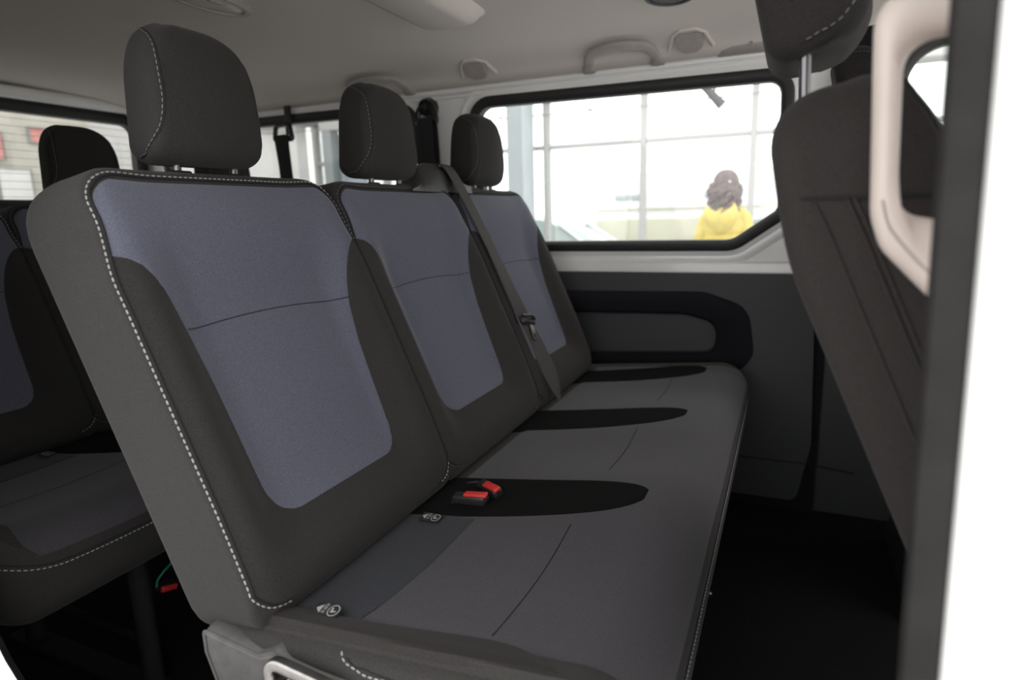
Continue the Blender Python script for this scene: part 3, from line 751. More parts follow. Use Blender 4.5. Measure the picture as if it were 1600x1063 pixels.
def arch_handle(x0, x1, label, grp='ceiling grab handles'):
    xm = (x0 + x1) / 2
    t = thing('ceiling_grab_handle', (xm, 1.39, 1.36), label, 'handle', grp)
    L = x1 - x0
    P = [(x0 + 0.004, 1.425, 1.332), (x0 + 0.012, 1.398, 1.350), (x0 + 0.030, 1.366, 1.366), (x0 + 0.07, 1.347, 1.370), (xm, 1.342, 1.3715), (x1 - 0.07, 1.347, 1.370), (x1 - 0.030, 1.366, 1.366), (x1 - 0.012, 1.398, 1.350), (x1 - 0.004, 1.425, 1.332)]
    P = catmull(P, 7)
    link('grip', *tube(P, 1, prof=rrect(0.014, 0.010, 0.008, 4), upv=(0, -0.6, -0.8)), HANDLE, t)
    for x in (x0 + 0.008, x1 - 0.008):
        link('foot', *rbox((x, 1.419, 1.338), (0.040, 0.020, 0.028), 0.008, Matrix.Rotation(0.5, 3, 'X')), HANDLE, t)
    return t
arch_handle(0.146, 0.362, 'ceiling grab handle above the front end of the large side window')
arch_handle(-0.700, -0.462, 'ceiling grab handle half hidden behind the middle headrest')
# moulded pads / coat hooks on the cant rail
def hook(x, label):
    t = thing('coat_hook', (x, 1.38, 1.36), label, 'hook', 'coat hooks on the headliner')
    link('recess_lip', *tube([(x - 0.058, 1.395, 1.354), (x - 0.040, 1.352, 1.380), (x - 0.02, 1.334, 1.386), (x + 0.02, 1.334, 1.386), (x + 0.042, 1.352, 1.380), (x + 0.06, 1.395, 1.354)], 0.005, 8), HEAD, t)
    bp = roundpoly([(-0.036, 0.028), (0.036, 0.028), (0.034, -0.020), (0.016, -0.034), (-0.016, -0.034), (-0.034, -0.020)], [0.004, 0.004, 0.015, 0.01, 0.01, 0.015], 5)
    nrm = V((0, -0.62, -0.78)).normalized(); upd = V((0, -0.78, 0.62)).normalized(); c = V((x, 1.376, 1.3685))
    link('flap', *loft([[c + V((q.x * k, 0, 0)) + upd * q.y * k + nrm * h for q in bp] for h, k in ((-0.01, 1), (0.006, 1), (0.010, 0.94))]), HANDLE, t)
    return t
hook(-0.196, 'small coat hook flap on the headliner above the door post belt')
hook(0.446, 'small coat hook flap beside the front ceiling grab handle')
t = thing('belt_anchor_cap', (0.58, 1.40, 1.34), 'moulded headliner cap above the window by the front headrest', 'cap')
link('cap_shell', *loft([[V((x, 1.432 - 0.030 * math.sin(q) * s_, 1.328 + 0.028 * (1 - math.cos(q)) * 0.9 * s_)) for q in [pi * k / 10 for k in range(11)]] for x, s_ in ((0.515, 0.15), (0.525, 0.7), (0.55, 1.0), (0.65, 1.1), (0.70, 1.1), (0.71, 0.4))]), HANDLE, t)
link('cap_screw', *tube([(0.60, 1.402, 1.350), (0.60, 1.398, 1.346)], 0.005, 10), HANDLE, t)
def dish(name, x, y, z, rx, ry, lab, m1, m2, cat):
    t = thing(name, (x, y, z), lab, cat)
    ring = lambda k, h: [V((x + rx * k * math.cos(q), y + ry * k * math.sin(q), z - h)) for q in [2 * pi * i / 32 for i in range(32)]]
    link('bezel', *loft([ring(1.0, -0.012), ring(1.0, 0.006), ring(0.94, 0.012), ring(0.82, 0.012), ring(0.78, 0.006), ring(0.78, -0.012)], caps=False), m1, t)
    link('lens', *loft([ring(0.80, -0.008), ring(0.80, 0.006), ring(0.74, 0.010), ring(0.4, 0.013)]), m2, t)
    link('switch', *rbox((x + rx * 0.45, y, z - 0.013), (rx * 0.22, ry * 0.3, 0.008), 0.003), m1, t)
    return t
dish('roof_lamp', -0.51, 0.66, 1.421, 0.055, 0.125, 'oval roof lamp moulded into the grey headliner at the top edge', HANDLE, HEAD, 'lamp')
dish('roof_vent', 0.44, 1.10, 1.412, 0.060, 0.075, 'small dark oval vent in the headliner near the front headrest', P_TRIM, P_TRIM, 'vent')

# ------------------------------------------------------------------ seat belts
def ribbon(pts, wid, th=0.0014):
    """pts: (position, width direction)"""
    P = catmull([p for p, d in pts], 6); D = catmull([d for p, d in pts], 6); rings = []
    for i in range(len(P)):
        t = (P[min(i + 1, len(P) - 1)] - P[max(i - 1, 0)]).normalized(); d = D[i]; d = (d - t * d.dot(t)); k = min(1.0, D[i].length); d.normalize(); n = t.cross(d)
        h = wid / 2 * k
        rings.append([P[i] + d * h + n * th / 2, P[i] + n * th, P[i] - d * h + n * th / 2, P[i] - d * h - n * th / 2, P[i] - n * th * 0.2, P[i] + d * h - n * th / 2])
    return loft(rings)
Y = V((0, 1, 0))
mb_ = thing('seat_belt', (0.05, 0.9, 0.8), 'grey webbing seat belt lying diagonally across the middle seat with a shiny tongue', 'seat belt')
BP = lambda y, b, n: BF.P(y, b, n)
pts = [(BP(0.885, 0.600, -0.045), Y), (BP(0.885, 0.627, -0.026), Y), (BP(0.888, 0.610, -0.004), Y), (BP(0.893, 0.552, 0.004), Y), (BP(0.899, 0.45, 0.010), Y), (BP(0.902, 0.34, 0.014), Y), (BP(0.904, 0.24, 0.016), Y * 0.9 + V((0.2, 0, 0))), (BP(0.908, 0.185, 0.018), Y * 0.8 + V((0.25, 0, 0))), (BP(0.912, 0.12, 0.020), Y * 0.9 + V((0.3, 0, 0.05))), (BP(0.918, 0.05, 0.018), Y * 0.9 + V((0.3, 0, 0.1))), (BP(0.924, -0.008, 0.012), Y * 0.45)]
link('webbing', *ribbon(pts, 0.047), BELT, mb_)
Mb = Matrix((BF.A, BF.N, BF.B)).transposed()
c = BP(0.906, 0.198, 0.022)
Mr = Mb @ Matrix.Rotation(0.30, 3, 'Y')
tg = link('tongue', *rbox(c, (0.064, 0.013, 0.020), 0.006, Mr), P_BLACK, mb_)
plate2 = densify(roundpoly([(-0.0105, 0.004), (0.0105, 0.004), (0.0105, -0.042), (-0.0105, -0.042)], 0.002, 3), 0.01)
slot = roundpoly([(-0.005, -0.026), (0.005, -0.026), (0.005, -0.035), (-0.005, -0.035)], 0.001, 2)
v, f = plate(plate2, [slot], lambda p, h: c + Mr @ V((p.x + 0.013, 0.003 + h, p.y - 0.006)), 0.002)
link('tongue_plate', v, f, CHROME, mb_, smooth=False)
link('tongue_bar', *tube([c + Mr @ V((-0.03, 0.006, 0.008)), c + Mr @ V((0.0, 0.013, 0.010)), c + Mr @ V((0.03, 0.006, 0.008))], 0.004, 8), P_BLACK, mb_)

def dring_belt(x, y, z, wd, zbot, label, long_anchor=False, sleeve=False):
    t = thing('seat_belt', (x, y, z), label, 'seat belt', 'seat belts hanging along the side wall')
    if long_anchor: link('anchor_strap', *rbox((x + 0.005, y + 0.012, z + 0.055), (0.030, 0.006, 0.11), 0.002), P_BLACK, t)
    else:
        link('anchor_cover', *tube([(x, y + 0.025, z + 0.030), (x, y - 0.002, z + 0.030), (x, y - 0.018, z + 0.026)], lambda q: 0.034 - 0.006 * q, 16), P_GLOSS, t)
        link('anchor_bolt', *tube([(x, y - 0.016, z + 0.03), (x, y - 0.023, z + 0.03)], 0.010, 8), P_BLACK, t)
    R_ = wd / 2 + 0.010
    lp = roundpoly([(-R_, -0.022), (R_, -0.022), (R_ * 0.75, 0.030), (-R_ * 0.75, 0.030)], [0.008, 0.008, 0.02, 0.02], 5)
    link('guide_ring', *tube([V((x + q.x, y - 0.014, z + q.y)) for q in lp], 1, cyc=True, prof=rrect(0.0075, 0.007, 0.004, 3), upv=(0, -1, 0)), P_GLOSS, t)
    link('guide_bar', *tube([(x - R_ * 0.9, y - 0.017, z - 0.012), (x + R_ * 0.9, y - 0.017, z - 0.012)], 0.0045, 10), CHROME, t)
    X = V((1, 0, 0))
    pts = [(V((x, y - 0.008, z - 0.004)), X), (V((x, y - 0.024, z - 0.008)), X), (V((x, y - 0.026, z - 0.03)), X), (V((x + 0.002, y - 0.022, z - 0.12)), X * 0.92), (V((x + 0.003, y - 0.018, z - 0.25)), X), (V((x, y - 0.014, zbot)), X)]
    link('webbing', *ribbon(pts, wd, 0.002), BELT_D, t)
    if sleeve:
        link('webbing', *ribbon([(V((x + 0.018, y - 0.012, z - 0.02)), X), (V((x + 0.020, y - 0.006, z - 0.15)), X), (V((x + 0.022, y, zbot)), X)], wd * 0.7, 0.002), P_BLACK, t)
    return t
dring_belt(-0.408, 1.432, 1.252, 0.056, 0.70, 'black seat belt on the white door post behind the middle headrest', sleeve=True)
dring_belt(-1.005, 1.405, 1.238, 0.066, 0.80, 'black seat belt hanging in front of the far rear side window', long_anchor=True)

# buckles lying on the cushion
def buckle(x, y, rz, rx, label):
    z = drop(CBV, CF, y, x, 0.0).z
    t = thing('belt_buckle', (x, y, z), label, 'buckle', 'red belt buckles on the cushion')
    Mx = Matrix.Rotation(rz, 3, 'Z') @ Matrix.Rotation(rx, 3, 'X') @ Matrix.Rotation(-0.12, 3, 'Y')
    c = V((x, y, z + 0.010))
    link('housing', *rbox(c, (0.060, 0.019, 0.018), 0.005, Mx), P_BLACK, t)
    b = link('release_button', *rbox(c + Mx @ V((0.012, 0, 0.0085)), (0.042, 0.0135, 0.007), 0.003, Mx), RED, t)
    link('tongue_slot', *rbox(c + Mx @ V((0.0305, 0, 0.000)), (0.003, 0.013, 0.005), 0.001, Mx), P_GLOSS, t)
    p0 = c + Mx @ V((-0.026, 0, -0.003))
    pts = [(p0, Mx @ Y), (p0 + Mx @ V((-0.02, 0, -0.004)), Mx @ Y), (V((p0.x - 0.05, p0.y, z - 0.006)), Y), (V((p0.x - 0.085, p0.y, z - 0.03)), Y)]
    link('stalk', *ribbon(pts, 0.022, 0.004), BELT_D, t)
    return t
buckle(0.268, 0.366, 0.0, 0.10, 'red-topped belt buckle lying flat, the nearer of the two on the cushion')
buckle(0.283, 0.408, -0.55, 0.35, 'red-topped belt buckle tilted on edge, the farther of the two on the cushion')
# buckle and loop dropped below the rear bench, and small yellow label
t = thing('belt_buckle', (-0.40, 0.29, 0.20), 'red belt buckle with a green cord dangling under the rear bench', 'buckle')
link('housing', *rbox((-0.40, 0.29, 0.202), (0.022, 0.040, 0.015), 0.004, Matrix.Rotation(-0.30, 3, 'X')), P_BLACK, t)
link('release_button', *rbox((-0.389, 0.288, 0.203), (0.010, 0.034, 0.012), 0.003, Matrix.Rotation(-0.30, 3, 'X')), RED, t)
link('cord', *tube(catmull([(-0.40, 0.27, 0.212), (-0.398, 0.273, 0.226), (-0.395, 0.285, 0.238), (-0.40, 0.315, 0.252), (-0.42, 0.35, 0.30), (-0.43, 0.36, 0.325)], 6), 0.0022, 8), GREEN, t)

# ------------------------------------------------------------------ showroom and street outside
G_FLOOR = mat('pale_showroom_tiles', (0.58, 0.57, 0.56), 0.35, noise=0.06, nscale=3)
ASPH = mat('grey_street_asphalt', (0.30, 0.30, 0.30), 0.9, noise=0.15, nscale=20)
FRAME = mat('pale_grey_aluminium', (0.3360, 0.3360, 0.3320), 0.45, noise=0.03, nscale=20)
COLM = mat('blue_grey_column_paint', (0.2400, 0.2680, 0.2760), 0.6, noise=0.03, nscale=8)
COLB = mat('pale_blue_column_paint', (0.3760, 0.4160, 0.4320), 0.6, noise=0.03, nscale=8)
HDR = mat('light_grey_bulkhead_paint', (0.40, 0.40, 0.39), 0.8, noise=0.03, nscale=8)
WALLW = mat('white_wall_paint', (0.6560, 0.6560, 0.6480), 0.8, noise=0.03, nscale=5)
WALLB = mat('beige_wall_panel', (0.62, 0.60, 0.53), 0.8, noise=0.08, nscale=4)
REDB = mat('red_banner_cloth', (0.74, 0.33, 0.29), 0.8, noise=0.2, nscale=8)
CREAM = mat('cream_render', (0.4800, 0.4560, 0.3600), 0.9, noise=0.05, nscale=2)
BWALL = mat('white_render', (0.85, 0.85, 0.84), 0.9, noise=0.03, nscale=2)
SLOTG = mat('pale_blue_slot_glass', (0.3360, 0.3760, 0.4240), 0.2)
BGLASS = mat('blue_grey_window_glass', (0.28, 0.32, 0.36), 0.15)
CARW = mat('white_sedan_paint', (0.70, 0.70, 0.70), 0.25, coat=0.4)
CARG = mat('green_tinted_car_glass', (0.1920, 0.2400, 0.2320), 0.08, spec=0.7)
CARB = mat('silver_blue_car_paint', (0.50, 0.54, 0.58), 0.25, coat=0.4)
TYRE = mat('tyre_rubber', (0.03, 0.03, 0.03), 0.8)

sf = structure(link('showroom_floor', *rbox((-2.0, 0.5, -0.55), (22.0, 11.6, 0.10), 0.01), G_FLOOR, smooth=False))
structure(link('street_ground', *rbox((-2.0, 26.0, -0.60), (70.0, 39.0, 0.10), 0.01), ASPH, smooth=False))

win = structure(link('window_6', *rbox((-1.0, 6.05, -0.42), (13.0, 0.14, 0.16), 0.01), FRAME, smooth=False))
def bar(name, c, s_, m, par): return link(name, *rbox(c, s_, 0.008), m, par)
mx = [-4.78, -3.75, -2.72, -1.69, -0.66, 0.37, 1.40, 2.43, 3.46, 4.49]
for x in mx: bar('mullion', (x, 6.0, 0.87), (0.060, 0.10, 2.50), FRAME, win)
for z in (1.612,):
    bar('transom', (-0.15, 6.0, z), (9.3, 0.07, 0.045), FRAME, win)
for i in range(len(mx) - 1):
    link('pane', *boxv(((mx[i] + mx[i + 1]) / 2, 6.02, 0.87), (mx[i + 1] - mx[i] - 0.06, 0.01, 2.5)), GLASS, win, smooth=False)
hd = structure(link('trim_7', *rbox((-1.0, 6.0, 2.40), (13.0, 0.30, 0.62), 0.01), HDR, smooth=False))
o = thing('showroom_column', (-1.87, 5.8, -0.5), 'pale blue-grey square column standing at the showroom glass wall', 'column')
link('shaft', *rbox((-1.885, 5.72, 0.80), (0.17, 0.30, 2.58), 0.008), COLM, o)
link('side_facing', *rbox((-1.794, 5.72, 0.80), (0.012, 0.30, 2.56), 0.004), COLB, o)
link('base_plinth', *rbox((-1.885, 5.72, -0.45), (0.20, 0.33, 0.10), 0.008), FRAME, o)
# white wall with a pilaster and a pale blue door seen through the rear side window
wl = structure(link('wall_showroom', *rbox((-8.2, 6.05, 1.05), (6.3, 0.2, 3.1), 0.01), WALLW, smooth=False))
pil = thing('wall_pilaster', (-4.95, 5.9, -0.5), 'grey pilaster beside a pale blue door on the white showroom wall', 'pilaster')
link('post', *rbox((-4.44, 5.86, 0.74), (0.14, 0.16, 2.48), 0.01), COLM, pil)
link('cap_block', *rbox((-4.30, 5.86, 2.02), (0.46, 0.18, 0.10), 0.01), HDR, pil)
d = thing('showroom_door', (-4.4, 5.93, -0.5), 'pale blue glazed door in the white showroom wall', 'door')
link('door_leaf', *rbox((-4.14, 5.93, 0.72), (0.44, 0.05, 2.42), 0.01), COLB, d)
link('door_pane', *rbox((-4.14, 5.90, 0.85), (0.30, 0.02, 1.7), 0.005), BGLASS, d)
link('door_handle', *tube([(-4.32, 5.87, 0.4), (-4.32, 5.87, 0.7)], 0.012, 8), CHROME, d)
o = link('hanging_cable', *tube(catmull([(-6.6, 5.945, 2.14), (-5.6, 5.945, 2.04), (-4.7, 5.945, 2.02), (-3.75, 5.945, 2.06), (-2.72, 5.945, 2.10)], 6), 0.007, 6), FRAME); tag(o, 'thin pale cable strung along the showroom window front', 'cable')
o = link('hanging_cable', *tube(catmull([(-2.72, 5.945, 1.945), (-1.69, 5.945, 1.94), (-0.66, 5.945, 1.935), (0.37, 5.945, 1.955), (1.40, 5.945, 1.96)], 6), 0.010, 6), FRAME); tag(o, 'pale cable with small clips crossing behind the large side window', 'cable')
for x in (-2.2, -1.2, -0.66, 0.0, 0.7): link('clip', *rbox((x, 5.945, 1.95), (0.05, 0.02, 0.03), 0.006), FRAME, o)

# spotlight hanging from the bulkhead
sp = thing('ceiling_spotlight', (0.12, 5.0, 1.85), 'dark spotlight on a bracket hanging above the person in yellow', 'lamp')
link('lamp_head', *tube([(0.03, 5.0, 1.885), (0.06, 5.0, 1.86), (0.15, 5.0, 1.76), (0.175, 5.0, 1.735)], lambda t: 0.026 + 0.016 * t, 14), BLACKSTEEL, sp)
link('bracket', *tube([(0.10, 5.0, 1.82), (0.125, 5.0, 1.90), (0.125, 5.0, 1.99)], 0.011, 8), P_GREY, sp)
link('ceiling_rod', *tube([(0.125, 5.0, 1.98), (0.125, 5.0, 2.75)], 0.010, 8), FRAME, sp)

# far end of the showroom seen through the back window
wr = structure(link('wall_showroom_end', *rbox((-9.2, 1.3, 1.05), (0.2, 9.6, 3.1), 0.01), WALLB, smooth=False))
for y, z, sy, sz, m, lab, nm in ((4.55, 2.02, 0.45, 0.36, REDB, 'faded red banner high on the beige wall seen through the back window', 'wall_banner'), (5.25, 2.2, 0.25, 0.20, REDB, 'smaller red banner near the corner of the beige wall', 'wall_banner'), (4.85, 1.35, 0.42, 0.75, BWALL, 'white display board on the beige wall behind the back window', 'display_board'), (5.60, 1.7, 0.40, 1.1, BWALL, 'tall white display board in the corner beyond the rear headrest', 'display_board'), (4.2, 1.65, 0.5, 0.2, BWALL, 'low wide white board beside the red banner', 'display_board')):
    t = thing(nm, (-9.06, y, z - sz / 2), lab, 'banner' if nm == 'wall_banner' else 'board')
    link('panel', *rbox((-9.07, y, z), (0.04, sy, sz), 0.01), m, t)
    link('frame', *ringstrip([V((y + a_ * sy / 2, z + b_ * sz / 2)) for a_, b_ in ((-1, -1), (1, -1), (1, 1), (-1, 1))], [(-0.012, 0.0), (0.012, 0.0), (0.012, 0.055), (-0.012, 0.055)], lambda p, h: V((-9.09 + h, p.x, p.y))), FRAME, t)

# buildings across the street
b = thing('street_building', (-4.0, 27.0, -0.75), 'white building with a cream ground floor across the street', 'building')
link('upper_wall', *rbox((2.0, 27.5, 1.3), (18.2, 2.0, 2.4), 0.02), BWALL, b)
link('cream_base', *rbox((2.0, 27.4, -0.05), (18.2, 2.1, 1.30), 0.02), CREAM, b)
link('string_course', *rbox((2.0, 26.38, 1.02), (18.2, 0.12, 0.08), 0.02), CREAM, b)
for x in (-5.93, -5.2, -2.2):
    wf = link('window', *rbox((x, 26.46, 1.52), (0.62, 0.10, 0.26), 0.02), FRAME, b)
    link('window_glass', *rbox((x, 26.40, 1.52), (0.54, 0.04, 0.20), 0.01), SLOTG, wf)

def make_car(x0, yc, L, name, label, paint, flip=False, hs=1.0, zg=-0.75):
    """saloon: body lofted from a side profile, greenhouse glass, roof, wheels"""
    t = thing(name, (x0 + L / 2, yc, zg), label, 'car')
    S = lambda u: x0 + (L * (1 - u) if flip else L * u)
    Wd = 0.88
    low = [(0.0, 0.45), (0.01, 0.62), (0.04, 0.80), (0.10, 0.88), (0.22, 0.93), (0.40, 0.94), (0.62, 0.93), (0.72, 0.90), (0.84, 0.84), (0.93, 0.74), (0.985, 0.60), (1.0, 0.45)]
    rings = []
    n_ = 40
    def top(u):
        for i in range(len(low) - 1):
            if low[i][0] <= u <= low[i + 1][0]:
                k = (u - low[i][0]) / (low[i + 1][0] - low[i][0]); return low[i][1] + (low[i + 1][1] - low[i][1]) * k
        return 0.45
    for i in range(n_ + 1):
        u = i / n_; z1 = top(u) * hs; z0 = (0.20 + 0.16 * max(0, abs(u - 0.5) - 0.42) / 0.08) * hs
        w_ = Wd * (1 - 0.22 * (abs(u - 0.5) * 2) ** 5)
        rings.append([V((S(u), yc + w_ * a_, zg + z0 + (z1 - z0) * b_)) for a_, b_ in ((-0.86, 0), (-0.98, 0.12), (-1.0, 0.5), (-0.97, 0.82), (-0.88, 0.96), (-0.5, 1.0), (0, 1.01), (0.5, 1.0), (0.88, 0.96), (0.97, 0.82), (1.0, 0.5), (0.98, 0.12), (0.86, 0))])
    bd = link('body', *loft(rings), paint, t)
    gh_ = [(0.13, 0.90, 0.80), (0.20, 1.18, 0.72), (0.27, 1.36, 0.66), (0.36, 1.43, 0.64), (0.46, 1.44, 0.64), (0.54, 1.40, 0.65), (0.62, 1.24, 0.70), (0.70, 1.02, 0.78), (0.735, 0.90, 0.82)]
    gh_ = [V(p) for p in gh_]; G_ = catmull(gh_, 4)
    rg = [[V((S(q.x), yc + k * a_, zg + z_ * hs)) for a_, k, z_ in ((-1, 0.84, 0.86), (-1, q.z, max(0.87, q.y - 0.05)), (-1, q.z - 0.06, max(0.88, q.y - 0.01)), (0, 0, max(0.885, q.y)), (1, q.z - 0.06, max(0.88, q.y - 0.01)), (1, q.z, max(0.87, q.y - 0.05)), (1, 0.84, 0.86))] for q in G_]
    link('greenhouse_glass', *loft(rg), CARG, t)
    # roof skin and pillars in body colour
    rf = [[V((S(q.x), yc + (q.z - 0.01) * a_, zg + (q.y + d_) * hs)) for a_, d_ in ((-1.02, -0.055), (-0.92, 0.004), (0, 0.014), (0.92, 0.004), (1.02, -0.055), (0.9, -0.03), (0, -0.01), (-0.9, -0.03))] for q in G_ if 0.21 < q.x < 0.60]
    link('roof', *loft(rf), paint, t)
    for s_ in (-1, 1):
        for us in ((0.125, 0.20, 0.27), (0.44, 0.445, 0.45), (0.735, 0.66, 0.59)):
            pts = []
            for u in us:
                q = min(G_, key=lambda g: abs(g.x - u)); pts.append((S(u), yc + s_ * (q.z + 0.012), zg + (q.y - 0.02) * hs))
            if us[0] == 0.44: pts = [(S(0.44), yc + s_ * 0.85, zg + 0.9 * hs), (S(0.445), yc + s_ * 0.74, zg + 1.2 * hs), (S(0.45), yc + s_ * 0.655, zg + 1.40 * hs)]
            link('pillar', *tube(catmull(pts, 5), 0.028, 8), paint, t)
        mi = link('mirror', *rbox((S(0.64), yc + s_ * 0.97, zg + 0.98 * hs), (0.12, 0.20, 0.13), 0.04), paint, t)
        for u in (0.19, 0.81):
            wh = link('wheel', *tube([(S(u), yc + s_ * 0.70, zg + 0.31), (S(u), yc + s_ * 0.73, zg + 0.31), (S(u), yc + s_ * 0.88, zg + 0.31), (S(u), yc + s_ * 0.90, zg + 0.31)], lambda k: 0.31 if 0.2 < k < 0.8 else 0.28, 24), TYRE, t)
            link('rim', *tube([(S(u), yc + s_ * 0.895, zg + 0.31), (S(u), yc + s_ * 0.912, zg + 0.31)], 0.19, 20), STEEL, wh)
        link('headlamp', *rbox((S(0.962), yc + s_ * 0.62, zg + 0.66 * hs), (0.10, 0.30, 0.12), 0.04), BGLASS, t)
    return t
make_car(-5.05, 9.3, 4.35, 'parked_car', 'white saloon car parked in the street beside the pale blue column', CARW, zg=-0.55)
make_car(-1.95, 11.9, 4.4, 'parked_car', 'silver-blue car low behind the person in yellow', CARB, flip=True, hs=0.93, zg=-0.55)

# ------------------------------------------------------------------ person in a yellow jacket, seen from behind
SKIN = mat('skin', (0.55, 0.36, 0.28), 0.6)
JACK = mat('yellow_quilted_nylon', (0.4960, 0.4000, 0.1040), 0.6, noise=0.06, nscale=25, bump=0.3, bscale=40, bdist=0.01)
HAIR = mat('dark_brown_hair', (0.1200, 0.0944, 0.0928), 0.7, noise=0.4, nscale=60, bump=0.6, bscale=90, bdist=0.01)
JEAN = mat('dark_blue_denim', (0.05, 0.06, 0.10), 0.9, noise=0.2, nscale=200)
PRINT = mat('grey_jacket_print', (0.16, 0.16, 0.15), 0.8)
SHOE = mat('black_leather', (0.02, 0.02, 0.02), 0.5)
def skin_mesh(name, verts, edges, radii, m, parent, levels=2, flat=None):
    me = bpy.data.meshes.new(name); me.from_pydata([tuple(v) for v in verts], edges, [])
    o = bpy.data.objects.new(name, me); C.objects.link(o)
    md = o.modifiers.new('skin', 'SKIN'); md.use_smooth_shade = True
    for i, r in enumerate(radii):
        sv = me.skin_vertices[0].data[i]; sv.radius = r if isinstance(r, tuple) else (r, r); sv.use_root = (i == 0)
    sd = o.modifiers.new('smooth', 'SUBSURF'); sd.levels = levels; sd.render_levels = levels
    dg = bpy.context.evaluated_depsgraph_get(); ev = o.evaluated_get(dg)
    nm = bpy.data.meshes.new_from_object(ev); o.modifiers.clear(); o.data = nm; nm.name = name
    nm.materials.clear(); nm.materials.append(m)
    for p in nm.polygons: p.use_smooth = True
    if parent:
        o.parent = parent; o.location = -V(parent.location) if parent.type == 'EMPTY' else V((0, 0, 0))
    return o
px, py, pz = 0.250, 4.5, -0.5
per = thing('person', (px, py, pz), 'person with dark curly hair in a yellow puffer jacket, seen from behind through the window', 'person')
RQ = Matrix.Rotation(math.radians(-8), 3, 'Z')
Q = lambda x, y, z: V((px, py, pz)) + RQ @ V((x, y, z))
px = 0.272
bv_ = [Q(0, 0, 0.94), Q(0, 0.0, 1.10), Q(0, 0.01, 1.28), Q(0, 0.02, 1.40), Q(0, 0.03, 1.455), Q(0, 0.035, 1.52), Q(0, 0.04, 1.60),
       Q(-0.09, 0, 0.90), Q(-0.10, 0.01, 0.50), Q(-0.10, -0.02, 0.09), Q(-0.11, 0.12, 0.035),
       Q(0.09, 0, 0.90), Q(0.10, 0.01, 0.50), Q(0.10, -0.02, 0.09), Q(0.11, 0.12, 0.035),
       Q(-0.125, 0.02, 1.355), Q(-0.172, 0.0, 1.10), Q(-0.16, 0.12, 0.90), Q(-0.15, 0.17, 0.83),
       Q(0.125, 0.02, 1.355), Q(0.172, 0.0, 1.10), Q(0.16, 0.12, 0.90), Q(0.15, 0.17, 0.83)]
be = [(0, 1), (1, 2), (2, 3), (3, 4), (4, 5), (5, 6), (0, 7), (7, 8), (8, 9), (9, 10), (0, 11), (11, 12), (12, 13), (13, 14), (3, 15), (15, 16), (16, 17), (17, 18), (3, 19), (19, 20), (20, 21), (21, 22)]
br = [(0.13, 0.10), (0.115, 0.09), (0.12, 0.09), (0.09, 0.07), 0.052, (0.068, 0.08), (0.070, 0.085), 0.085, 0.058, 0.042, 0.036, 0.085, 0.058, 0.042, 0.036, 0.058, 0.042, 0.034, 0.026, 0.058, 0.042, 0.034, 0.026]
skin_mesh('body', bv_, be, br, SKIN, per)
# hands: five separate fingers each
for s_ in (-1, 1):
    mb = MB()
    for k in range(4):
        b0 = Q(s_ * (0.15 + 0.014 * (k - 1.5)), 0.185, 0.815); Lf = (0.068, 0.078, 0.074, 0.058)[k]
        mb.add(*tube([b0 + V((0, -0.01, 0.02)), b0, b0 + V((0, 0.012, -Lf * 0.5)), b0 + V((0, 0.004, -Lf))], lambda t: 0.0085 - 0.0025 * t, 8))
    b0 = Q(s_ * 0.122, 0.18, 0.83); mb.add(*tube([b0, b0 + V((-s_ * 0.02, 0.012, -0.02)), b0 + V((-s_ * 0.018, 0.018, -0.05))], lambda t: 0.0095 - 0.002 * t, 8))
    mb.build('fingers', SKIN, per)
# face on the far side: nose, eyes, mouth, ears
link('nose', *tube([Q(0, 0.118, 1.60), Q(0, 0.142, 1.565), Q(0, 0.126, 1.553)], lambda t: 0.008 + 0.008 * t, 8), SKIN, per)
for s_ in (-1, 1):
    link('eye', *rbox(Q(s_ * 0.030, 0.112, 1.592), (0.026, 0.014, 0.012), 0.005), BWALL, per)
    link('ear', *rbox(Q(s_ * 0.078, 0.045, 1.575), (0.014, 0.034, 0.058), 0.006), SKIN, per)
link('mouth', *rbox(Q(0, 0.112, 1.520), (0.044, 0.012, 0.010), 0.004), REDB, per)
# trousers and shoes
skin_mesh('trousers', [Q(0, 0, 1.0), Q(0, 0, 0.92), Q(-0.09, 0, 0.86), Q(-0.10, 0.01, 0.50), Q(-0.10, -0.02, 0.12), Q(0.09, 0, 0.86), Q(0.10, 0.01, 0.50), Q(0.10, -0.02, 0.12)], [(0, 1), (1, 2), (2, 3), (3, 4), (1, 5), (5, 6), (6, 7)], [(0.155, 0.12), (0.165, 0.125), 0.098, 0.072, 0.060, 0.098, 0.072, 0.060], JEAN, per)
for s_ in (-1, 1): link('shoe', *rbox(Q(s_ * 0.105, 0.05, 0.045), (0.095, 0.26, 0.09), 0.035), SHOE, per)
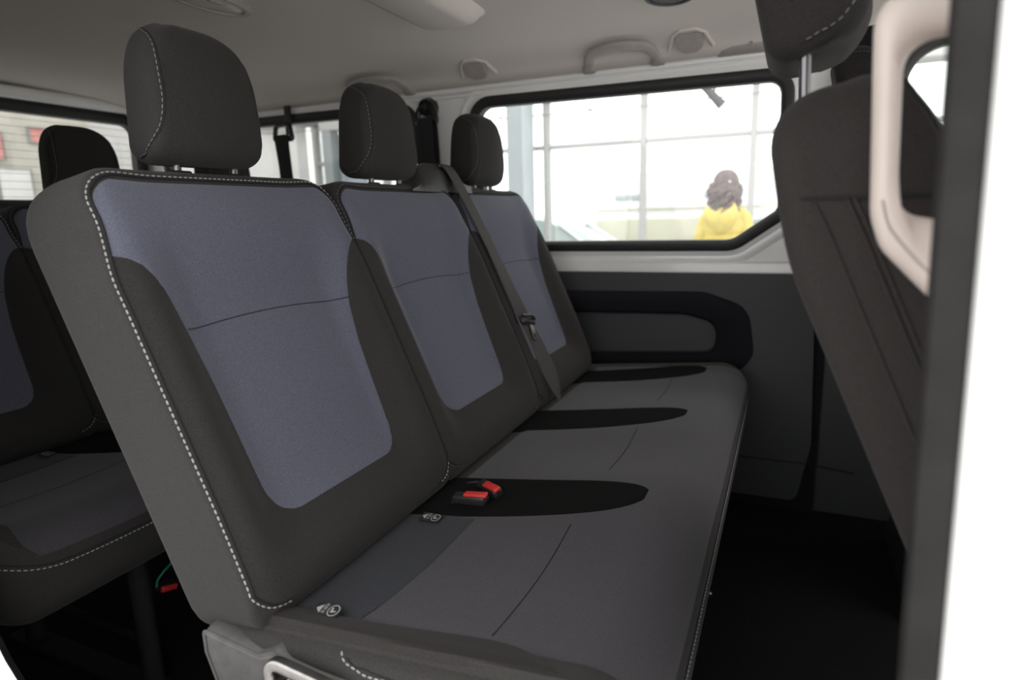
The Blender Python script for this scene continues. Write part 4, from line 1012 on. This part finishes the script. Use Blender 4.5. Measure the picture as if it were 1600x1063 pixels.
# jacket: stacked quilted rings for the trunk, ribbed sleeves, a hood down the back
mb = MB(); rings = []
for k in range(61):
    t = k / 60; z = 0.80 + 0.66 * t
    w_ = 0.165 - 0.008 * sm(0.0, 0.5, t) + 0.002 * sm(0.5, 0.75, t) - 0.080 * sm(0.80, 1.0, t) ** 1.3; d_ = 0.140 - 0.01 * t - 0.05 * sm(0.82, 1.0, t)
    q_ = 0.012 * abs(math.sin(pi * t * 6.0)) ** 0.6 - 0.012
    rings.append([Q((w_ + q_) * math.cos(a), 0.01 + (d_ + q_) * math.sin(a), z) for a in [2 * pi * i / 40 for i in range(40)]])
jk = link('puffer_jacket', *loft(rings), JACK, per, autosmooth=80)
for s_ in (-1, 1):
    P = catmull([Q(s_ * 0.075, 0.02, 1.40), Q(s_ * 0.125, 0.02, 1.355), Q(s_ * 0.155, 0.005, 1.25), Q(s_ * 0.172, 0.0, 1.10), Q(s_ * 0.175, 0.05, 1.0), Q(s_ * 0.16, 0.12, 0.90)], 10)
    link('sleeve', *tube(P, lambda t: (0.046 + 0.014 * sm(0, 0.25, t) - 0.014 * t) + 0.006 * abs(math.sin(pi * t * 6)) ** 0.6, 16), JACK, jk, autosmooth=80)
hood = []
for k in range(13):
    t = k / 12; q = pi * t; z = 1.46 - 0.20 * t
    w_ = 0.125 * math.sin(pi * (0.22 + 0.66 * t)) ** 0.8
    hood.append([Q(w_ * math.cos(a), -0.085 - 0.055 * math.sin(q) + 0.055 * math.sin(a), z + 0.01 * math.cos(2 * a)) for a in [2 * pi * i / 20 for i in range(20)]])
link('hood', *loft(hood), JACK, jk, autosmooth=80)
for r_ in range(2):
    for k in range(9 - r_ * 2):
        link('jacket_print', *rbox(Q(-0.118 + 0.012 * k + 0.01 * r_, -0.112 - 0.0026 * k, 0.985 - 0.026 * r_), (0.008, 0.008, 0.010), 0.002), PRINT, jk) if k % 4 != 3 else None
link('back_seam', *tube([Q(0.070, -0.118, 0.82), Q(0.072, -0.118, 1.0), Q(0.075, -0.115, 1.12)], 0.004, 6), PRINT, jk)
# hair: skull cap plus a mass of curls
mb = MB()
rings = []
for k in range(17):
    q = pi * (0.03 + 0.66 * k / 16); z = 1.602 + 0.108 * math.cos(q); w_ = 0.093 * math.sin(q) ** 0.9; d_ = 0.112 * math.sin(q) ** 0.9
    rings.append([Q(w_ * math.cos(a), 0.008 + d_ * math.sin(a) * (1.0 if math.sin(a) < 0 else 0.80), z) for a in [2 * pi * i / 24 for i in range(24)]])
hair = link('hair', *loft(rings), HAIR, per)
for k in range(46):
    a = -pi * (k % 23) / 22 + random.uniform(-0.05, 0.05); ln = random.uniform(0.14, 0.25) if k < 23 else random.uniform(0.06, 0.14)
    x0_, y0_ = 0.088 * math.cos(a), 0.005 + 0.10 * math.sin(a); z0_ = 1.60 - random.uniform(0, 0.04)
    P = []
    for i in range(14):
        t = i / 13; fl = 1 + (0.12 if y0_ > -0.05 else 0.30) * t
        P.append(Q(x0_ * fl + 0.016 * math.sin(12 * t + k), y0_ * fl - 0.045 * t * (y0_ < -0.05) + 0.016 * math.cos(12 * t + k), z0_ - ln * t))
    mb.add(*tube(P, lambda t: 0.022 * (1 - 0.75 * t * t), 7))
o = link('curls', mb.v, mb.f, HAIR, hair); o['kind'] = 'stuff'
link('hair_clip', *rbox(Q(0.050, -0.100, 1.615), (0.016, 0.012, 0.010), 0.004), BWALL, hair)
